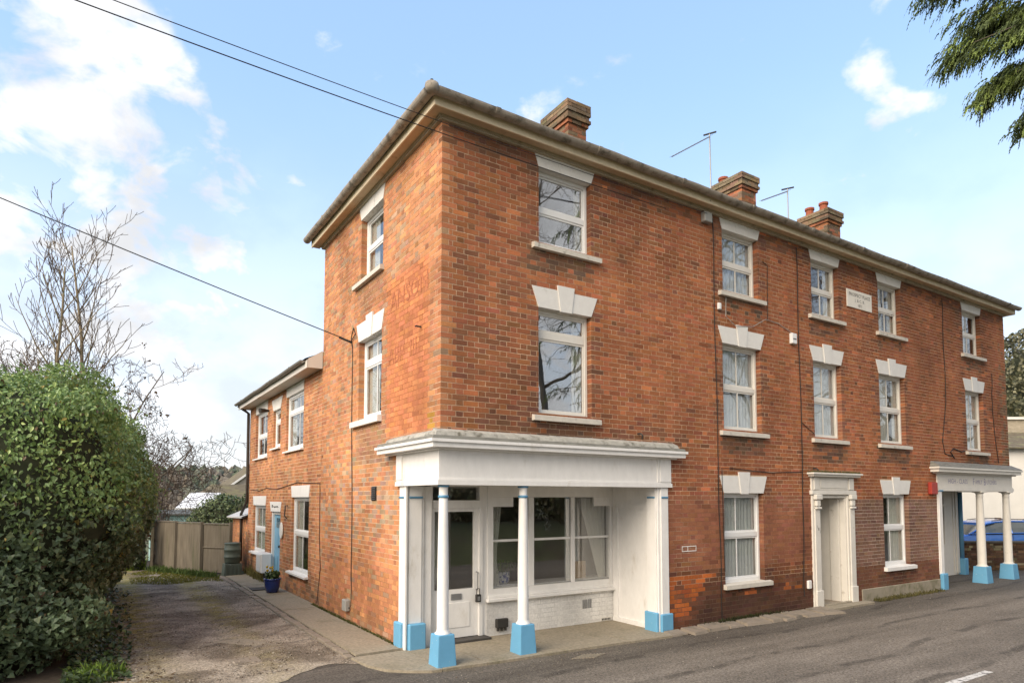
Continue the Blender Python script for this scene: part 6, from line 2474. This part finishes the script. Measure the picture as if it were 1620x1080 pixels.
brick_wall(lw, 'wall_face', LWF, 0.0, 6.0, 0.0, .82, [], lw_col, lambda u, z: (.10, .085, .065), None, jit=3)
b = MB()
P8 = [at(13.4, 19.9, .82), at(19.4, 19.9, .82), at(19.4, 20.25, .82), at(13.4, 20.25, .82)]
b.hexa([(p[0], p[1], .821) for p in P8] + [(p[0], p[1], .875) for p in P8])
b.build('coping', mat('dark_coping', (.085, .075, .06), .85, .2, 5, .2), lw)
b = MB()
b.quad(at(13.4, 20.22, 0), at(19.4, 20.22, 0), at(19.4, 20.22, .82), at(13.4, 20.22, .82))
b.quad(at(13.4, 19.95, 0), at(13.4, 20.22, 0), at(13.4, 20.22, .82), at(13.4, 19.95, .82))
b.c = [(.09, .06, .045)] * len(b.v)
b.build('wall_back', M_mortar, lw)
finish_bricks(lw, 300)

# blue estate car, nose to the left, standing behind the low wall
car = thing('parked_car', 'bright metallic blue estate car parked behind the low wall', 'car', at(16.55, 22.9, 0), -YAW)


def section(x, prof):
    """prof: list of (half width, z) from the bottom up"""
    return [(x, -w, z) for w, z in prof] + [(x, w, z) for w, z in reversed(prof)]


def loft(mb, secs, closed=True):
    base = len(mb.v)
    m = len(secs[0])
    for s in secs:
        mb.v += s
    for i in range(len(secs) - 1):
        for k in range(m):
            a, b_ = base + i * m + k, base + i * m + (k + 1) % m
            mb.f.append((a, b_, b_ + m, a + m))
    mb.f.append(tuple(range(base + m - 1, base - 1, -1)))
    e = base + (len(secs) - 1) * m
    mb.f.append(tuple(range(e, e + m)))


body = MB()
secs = []
for x, top, wd in ((-2.16, .62, .62), (-2.08, .74, .78), (-1.7, .86, .87), (-1.05, .96, .90), (-.6, .985, .905), (.4, 1.0, .91), (1.4, 1.02, .90), (1.9, 1.02, .86), (2.10, .98, .80), (2.18, .80, .72)):
    secs.append(section(x, [(wd * .86, .22), (wd * .98, .34), (wd, .58), (wd * 1.0, .74 if top > .8 else top - .06), (wd * .965, top - .04), (wd * .90, top)]))
loft(body, secs)
cb = body.build('body', M_car, car, smooth=False, local=True)
roofm = MB()
secs = []
for x, zt, wt in ((-.30, 1.33, .58), (.0, 1.40, .61), (.5, 1.435, .63), (1.1, 1.425, .63), (1.6, 1.37, .61), (1.86, 1.30, .58)):
    secs.append(section(x, [(wt + .03, zt - .055), (wt + .035, zt - .03), (wt, zt - .008), (wt * .7, zt + .012)]))
loft(roofm, secs)
roofm.build('roof', M_car, car, local=True)
gl = MB()
secs = []
for x, zb_, zt, wb_, wt in ((-1.02, .95, .965, .80, .78), (-.31, .985, 1.28, .855, .60), (.0, .99, 1.345, .86, .63), (.5, .995, 1.38, .865, .65), (1.1, 1.0, 1.37, .86, .65), (1.62, 1.01, 1.315, .85, .63), (1.88, 1.01, 1.25, .83, .60), (2.08, 1.0, 1.02, .78, .74)):
    secs.append(section(x, [(wb_, zb_), ((wb_ + wt) / 2 + .01, (zb_ + zt) / 2), (wt, zt)]))
loft(gl, secs)
gl.build('window_glass', mat('tinted_car_glass', (.10, .115, .11), .05, .1, 1, 0, spec=.9), car, local=True)
for s in (-1, 1):
    pm = MB()
    for pts, r_ in (([(-1.0, .82, .96), (-.62, .745, 1.14), (-.30, .655, 1.30), (.0, .665, 1.365)], .032), ([(.42, .885, 1.0), (.44, .80, 1.17), (.46, .67, 1.38)], .030),
                    ([(1.18, .88, 1.0), (1.26, .80, 1.17), (1.30, .665, 1.375)], .035), ([(1.95, .84, 1.02), (1.82, .76, 1.14), (1.66, .655, 1.325)], .07), ([(-.95, .862, .985), (.4, .885, 1.01), (1.4, .88, 1.02), (1.9, .845, 1.02)], .022)):
        pm.tube([(p[0], s * p[1], p[2]) for p in pts], r_, 6)
    pm.build('pillar', M_car, car, local=True)
    rl = MB()
    rl.tube([(-.05, s * .60, 1.42), (.5, s * .61, 1.475), (1.1, s * .61, 1.465), (1.6, s * .59, 1.40)], .014, 6)
    rl.build('roof_rail', M_dark, car, local=True)
    mr = MB()
    mr.box(-.78, -.62, min(s * .90, s * 1.06), max(s * .90, s * 1.06), .98, 1.09, .03)
    mr.build('mirror', M_car, car, local=True)
    for hx in (.25, 1.05):
        h_ = MB()
        h_.box(hx - .1, hx + .1, min(s * .905, s * .935), max(s * .905, s * .935), .87, .90, .008)
        h_.build('door_handle', M_car, car, local=True)
    for wx in (-1.32, 1.36):
        w_ = MB()
        w_.lathe([(.18, -.10), (.30, -.10), (.325, -.06), (.325, .06), (.30, .10), (.18, .10)], 0, 0, 22)
        w_.v = [(wx + x, s * (.80 + z * .8), .325 + y_) for x, y_, z in w_.v]
        wh = w_.build('tyre', M_tyre, car, local=True)
        r2 = MB()
        r2.lathe([(.03, .0), (.19, .0), (.20, .02), (.06, .05)], 0, 0, 14)
        r2.v = [(wx + x, s * (.885 + z * .3), .325 + y_) for x, y_, z in r2.v]
        r2.build('rim', M_metal, wh, local=True)
    tl = MB()
    tl.box(1.98, 2.15, min(s * .62, s * .83), max(s * .62, s * .83), .82, .96, .02)
    tl.build('tail_lamp', M_red, car, local=True)
for s in (-1, 1):
    for dx in (-.62, .42, 1.22):
        g_ = MB()
        g_.tube([(dx, s * .912, .30), (dx, s * .915, .60), (dx + .02, s * .905, .80), (dx + .03, s * .885, .985)], .006, 4)
        g_.build('door_seam', M_dark, car, local=True)
    tm = MB()
    tm.tube([(-1.0, s * .875, .975), (.4, s * .90, .99), (1.4, s * .895, 1.0), (1.9, s * .86, 1.0)], .010, 5)
    tm.build('window_trim', M_dark, car, local=True)
fin = MB()
fin.tube([(1.45, 0, 1.40), (1.58, 0, 1.45), (1.66, 0, 1.45)], .02, 6)
fin.build('aerial_fin', M_car, car, local=True)

# white rendered neighbour
nb_ = thing('white_cottage', 'white rendered house with a lichen-covered tile roof beyond the car', 'house', at(23, 31, 0))
b = MB()
for A, B in (((17.5, 29.5), (40, 29.5)), ((17.5, 29.5), (17.5, 36)), ((40, 29.5), (40, 36)), ((17.5, 36), (40, 36))):
    b.quad(at(*A, -.2), at(*B, -.2), at(*B, 4.62), at(*A, 4.62))
b.build('wall', M_render, nb_)
for i in range(7):          # tile courses of the lower roof slope
    b = MB()
    z0, z1 = 4.45 + i * .12, 4.60 + i * .12
    d0, d1 = 29.2 + i * .26, 29.55 + i * .26
    q = [at(17.3, d0, z0), at(40.3, d0, z0), at(40.3, d1, z1), at(17.3, d1, z1)]
    b.hexa(q + [(p[0], p[1], p[2] + .05) for p in q])
    b.build('tile_course', M_roof_lichen, nb_)
b = MB()
b.quad(at(17.5, 31.2, 4.4), at(40, 31.2, 4.4), at(40, 31.2, 6.0), at(17.5, 31.2, 6.0))
b.quad(at(17.5, 31.2, 4.4), at(17.5, 36, 4.4), at(17.5, 36, 6.0), at(17.5, 31.2, 6.0))
b.build('upper_wall', mat('pale_old_brick', (.38, .33, .25), .9, .3, 5, .3, 12, stretch=(1, 1, 3)), nb_)
b = MB()
q = [at(17.4, 31.1, 6.0), at(40, 31.1, 6.0), at(40, 36.1, 6.0), at(17.4, 36.1, 6.0)]
b.hexa(q + [(p[0], p[1], p[2] + .12) for p in q])
b.build('parapet', M_render, nb_)
b = MB()
q = [at(24.0, 28.9, 4.02), at(30, 28.9, 4.02), at(30, 29.48, 4.2), at(24.0, 29.48, 4.2)]
b.hexa(q + [(p[0], p[1], p[2] + .3) for p in q])
b.build('porch_roof', M_slate, nb_)
b = MB()
q = [at(18.35, 24.5, .0), at(18.5, 24.5, .0), at(18.5, 24.65, .0), at(18.35, 24.65, .0)]
b.hexa(q + [(p[0], p[1], 1.46) for p in q])
tag(b.build('timber_post', M_pine, None), 'short orange-brown timber post behind the car at the right edge', 'post')

shrub('evergreen_tree', 'dark evergreen tree rising behind the white house at the right edge', [(at(33.5, 41, 8.6), (3.0, 3.0, 4.6)), (at(31.0, 40, 6.6), (1.8, 2.2, 3.2)), (at(35, 42, 6), (3, 3, 4))], 55, .20, (.06, .065, .03), (.24, .22, .12), sr, 'tree', core=.70, trunk=([at(33.5, 41, -.1), at(33.5, 41, 4.5)], [.4, .3]))

# ------------------------------------------------------------------ conifer overhanging the top right
cf = np.random.default_rng(12)
TB = Vector((11.6, -9.0, 0))
conifer = thing('conifer_tree', 'large conifer whose drooping green sprays hang in at the top right', 'tree', tuple(TB))
b = MB()
b.tube([tuple(TB + Vector((0, 0, z))) for z in (-.2, 1.5, 6, 11, 15.5)], [.42, .36, .27, .15, .03], 10)
b.build('trunk', M_bark, conifer, smooth=True)
boughs = MB()
CV, CF, CC2 = [], [], []


def spray(p, d, length, r_, tone):
    """flat fan of scale-leaved strands along d"""
    d = d.normalized()
    side = d.cross(Vector((0, 0, 1)))
    side = side.normalized() if side.length > .01 else Vector((1, 0, 0))
    side = (side + Vector(r_.normal(0, .35, 3))).normalized()
    nst = 16
    for k in range(nst):
        t = (k + .8 * r_.random()) / nst
        s = 1 if k % 2 else -1
        o = p + d * length * t * .8 + Vector((0, 0, -length * .22 * t * t)) + Vector(r_.normal(0, .015, 3))
        dd = (d * (.7 + .6 * r_.random()) + side * s * (.9 - .5 * t) * r_.random() + Vector((0, 0, -.25 - .35 * r_.random())) + Vector(r_.normal(0, .22, 3))).normalized()
        ln = length * (.34 - .16 * t) * (.5 + .8 * r_.random())
        up = (dd.cross(side) + Vector(r_.normal(0, .4, 3))).normalized()
        wv = (dd.cross(up)).normalized()
        m = 4
        w = .015 + .010 * r_.random()
        q = o.copy()
        for j in range(m):
            q2 = q + dd * (ln / m) + Vector((0, 0, -.010 * j)) + Vector(r_.normal(0, .006, 3))
            ww = w * (1 - .14 * j)
            b_ = len(CV)
            mid = (q + q2) / 2
            CV.extend([tuple(q), tuple(mid + wv * ww), tuple(q2 + dd * .010), tuple(mid - wv * ww)])
            CF.append((b_, b_ + 1, b_ + 2, b_ + 3))
            g_ = r_.random()
            c_ = (tone[0] * (.6 + .8 * g_), tone[1] * (.6 + .8 * g_), tone[2] * (.6 + .8 * g_))
            CC2.extend([c_] * 4)
            q = q2


def bough(p0, p1, n, r_, sag=.6):
    pts = []
    for i in range(9):
        t = i / 8
        q = p0.lerp(p1, t) + Vector((0, 0, sag * math.sin(t * math.pi) * .5))
        q += Vector(r_.normal(0, .12, 3)) * (1 if 0 < i < 8 else 0)
        pts.append(q)
    boughs.tube([tuple(q) for q in pts], [.022 * (1 - .85 * i / 8) + .003 for i in range(9)], 5)
    dm = (p1 - p0).normalized()
    hs = dm.cross(Vector((0, 0, 1))).normalized()
    for k in range(n):
        t = 1 - .8 * r_.random() ** 1.3
        i = min(int(t * 8), 7)
        q = pts[i].lerp(pts[i + 1], t * 8 - i)
        s = r_.choice([-1, 1])
        d = dm * (.55 + .5 * r_.random()) + hs * s * (1.0 - .6 * t) * r_.random() * 1.1 + Vector((0, 0, -.10 - .60 * r_.random()))
        q = q + hs * s * .35 * r_.random() * (1.1 - t) + Vector((0, 0, .12 - .28 * r_.random()))
        tone = (.095, .125, .05) if r_.random() < .62 else (.19, .25, .07)
        spray(q, d, .30 + .30 * r_.random(), r_, tone)


tips = [at(7.3, 10.0, 10.2), at(8.0, 10.2, 9.9), at(8.3, 10.0, 8.8), at(8.4, 10.2, 9.5), at(6.30, 10.0, 9.45), at(6.75, 10.0, 8.95), at(6.55, 10.0, 8.35), at(7.10, 10.0, 7.75), at(7.00, 10.1, 8.75), at(7.35, 10.0, 9.5), at(7.6, 10.2, 8.2), at(7.75, 10.0, 7.35), at(7.9, 10.3, 9.1), at(8.2, 10.0, 7.9), at(7.4, 9.6, 8.5)]
for i, t in enumerate(tips):
    tv = Vector(t) + Vector((.50, -.32, 1.05))
    st = TB + Vector((0, 0, tv.z + .6 + .5 * cf.random()))
    bough(st, tv, 250, cf)
for i in range(34):
    a = cf.random() * 6.283
    z = 2.4 + 11.5 * (i / 34)
    rr = (5.2 * (1 - (z - 2) / 14) + .8)
    d = Vector((math.cos(a), math.sin(a), 0))
    if d.dot(Vector((-.5, .85, 0))) > .55 and z < 11:      # the side seen from the road is already hung with boughs
        rr *= .6
    bough(TB + Vector((0, 0, z + .5)), TB + d * rr + Vector((0, 0, z - .5)), 16, cf)
boughs.build('boughs', M_bark, conifer)
o = mesh_obj('crown', CV, np.array(CF), M_needle, conifer, cols=CC2)
o['kind'] = 'stuff'

# ------------------------------------------------------------------ left-hand distance: shed, houses, hills
shed = thing('garden_shed', 'turquoise painted garden shed beyond the fence', 'shed', (-.6, 28.5, -1))
b = MB()
b.box(-1.5, .25, 28.3, 30.3, -1.2, 1.35)
b.build('wall', M_shed, shed)
b = MB()
b.hexa([(-1.62, 28.15, 1.352), (.35, 28.15, 1.352), (.35, 30.4, 1.52), (-1.62, 30.4, 1.52), (-1.62, 28.15, 1.42), (.35, 28.15, 1.42), (.35, 30.4, 1.60), (-1.62, 30.4, 1.60)])
b.build('roof', mat('felt_roof', (.10, .10, .09), .9, .2, 4, .1), shed)
for i in range(6):
    b = MB()
    b.box(-1.49 + i * .29, -1.49 + i * .29 + .27, 28.27, 28.299, -1.1, 1.30)
    b.build('board', M_shed, shed)
hs = thing('distant_house', 'distant house with a mossy brown roof beyond the garden', 'house', (7.5, 49, -3))
b = MB()
b.box(3.0, 14, 47.5, 55, -3.2, 1.75)
b.build('wall', mat('cream_house_wall', (.55, .50, .43), .9, .1, 2, 0), hs)
b = MB()
b.hexa([(2.6, 47.0, 1.7), (14.4, 47.0, 1.7), (14.4, 55.4, 1.7), (2.6, 55.4, 1.7), (4.2, 51.0, 3.35), (14.4, 51.0, 3.35), (14.4, 51.4, 3.35), (4.2, 51.4, 3.35)])
b.build('roof', M_roof_brown, hs)
b = MB()
b.box(4.6, 6.0, 47.42, 47.499, -.2, 1.2)
b.build('window', M_glass, hs)
hs2 = thing('distant_house', 'distant low building with a bright white panelled roof', 'house', (2.2, 45, -2))
b = MB()
b.box(1.2, 3.6, 44.3, 48.5, -3, 1.45)
b.build('wall', mat('pale_panel_wall', (.50, .48, .44), .8, .15, 3, 0), hs2)
b = MB()
b.hexa([(.9, 44.0, 1.42), (2.9, 44.0, 1.42), (4.6, 49.0, 2.55), (2.4, 49.0, 2.55), (.9, 44.0, 1.50), (2.9, 44.0, 1.50), (4.6, 49.0, 2.63), (2.4, 49.0, 2.63)])
b.build('roof', M_white, hs2)
hs3 = thing('distant_house', 'distant gabled house with white bargeboards close to the downpipe', 'house', (9, 60, -3))
b = MB()
b.poly([(6.6, 60, -3), (13, 60, -3), (13, 60, 3.0), (9.8, 60, 5.4), (6.6, 60, 3.0)])
b.poly([(6.6, 60, -3), (6.6, 68, -3), (6.6, 68, 3.0), (6.6, 60, 3.0)])
b.build('wall', mat('buff_house_wall', (.42, .36, .29), .9, .1, 2, 0), hs3)
b = MB()
b.hexa([(6.2, 59.8, 2.7), (6.4, 59.8, 2.65), (9.9, 59.8, 5.35), (9.8, 59.8, 5.6), (6.2, 68, 2.7), (6.4, 68, 2.65), (9.9, 68, 5.35), (9.8, 68, 5.6)])
b.hexa([(13.4, 59.8, 2.7), (13.2, 59.8, 2.65), (9.7, 59.8, 5.35), (9.8, 59.8, 5.6), (13.4, 68, 2.7), (13.2, 68, 2.65), (9.7, 68, 5.35), (9.8, 68, 5.6)])
b.build('roof', M_roof_brown, hs3)
b = MB()
b.hexa([(6.15, 59.7, 2.62), (6.15, 59.78, 2.62), (9.8, 59.78, 5.40), (9.8, 59.7, 5.40), (6.15, 59.7, 2.82), (6.15, 59.78, 2.82), (9.8, 59.78, 5.64), (9.8, 59.7, 5.64)])
b.build('bargeboard', M_white, hs3)
# woodland on the far hill
WV, WF, WC = [], [], []
wr = np.random.default_rng(3)
for i in range(500, 2600):
    x, y_ = -60 + 300 * wr.random(), 130 + 230 * wr.random()
    if i < 500:
        x, y_ = -30 + 90 * wr.random(), 62 + 60 * wr.random()
    z = terrain(x, y_)
    h = (3.0 + 4.5 * wr.random()) * (.7 if i < 500 else 1)
    w = h * (.3 + .25 * wr.random())
    if i < 500 and z + h > 1.8:
        h = max(1.0, 1.6 - z)
    base = len(WV)
    c_ = np.array([(.060, .065, .045), (.085, .072, .055), (.04, .055, .03), (.10, .085, .06)][wr.integers(4)]) * (.8 + .5 * wr.random()) * 1.25 + .045
    for (rr, zz) in ((.55, .12), (1.0, .42), (.72, .76), (.22, 1.0)):
        for k in range(6):
            a = k * 1.047 + wr.random() * .5
            q = rr * w * (.75 + .5 * wr.random())
            WV.append((x + q * math.cos(a), y_ + q * math.sin(a), z + h * (zz + .06 * wr.normal())))
            WC.append(tuple(c_ * (.8 + .4 * wr.random())))
    for j in range(3):
        for k in range(6):
            a, b_ = base + j * 6 + k, base + j * 6 + (k + 1) % 6
            WF.append((a, b_, b_ + 6, a + 6))
o = mesh_obj('far_woodland', WV, np.array(WF), M_woods, None, cols=WC)
tag(o, 'grey-green wooded hillside on the horizon', 'woodland', kind='stuff')

# ------------------------------------------------------------------ across the road: bank, hedge and bare trees that the windows mirror
shrub('roadside_hedge', 'rough brown and green hedge on the bank across the road', [((x, -12.6 + .4 * math.sin(x), 2.2), (2.4, 1.3, 1.5)) for x in range(-2, 46, 4)], 26, .20, (.13, .15, .05), (.26, .19, .10), sr, 'hedge', core=.8)
rt = np.random.default_rng(8)
proto = []
for i, (x, y_) in enumerate(((7.5, -15.5), (14.5, -16.5))):
    proto.append(bare_tree('bare_tree', 'large bare tree on the bank across the road, mirrored in the windows', (x, y_, 1.0), 20.5, rt, 1, .60, .40, .26, 5, (12, 7, 5, 4), .20, M_bark, 'bare trees across the road', (0, 0), .6, .16, (.46, .56, .6, .6), .009))
for i, (x, y_, rz, s) in enumerate(((2.0, -18.5, 2.1, .9), (20.5, -14.5, 1.1, 1.0), (26.5, -16.0, 4.0, .95), (33, -15, .5, 1.05), (40, -16.5, 3.0, 1.0), (11, -19.5, 5.1, 1.1), (48, -15.5, 2.4, 1.0))):
    src = proto[i % 2]
    c = src.copy()
    COL.objects.link(c)
    c.location = (x, y_, 1.0)
    c.rotation_euler = (0, 0, rz)
    c.scale = (s, s, s)
    for ch in list(src.children):
        d = ch.copy()
        COL.objects.link(d)
        d.parent = c
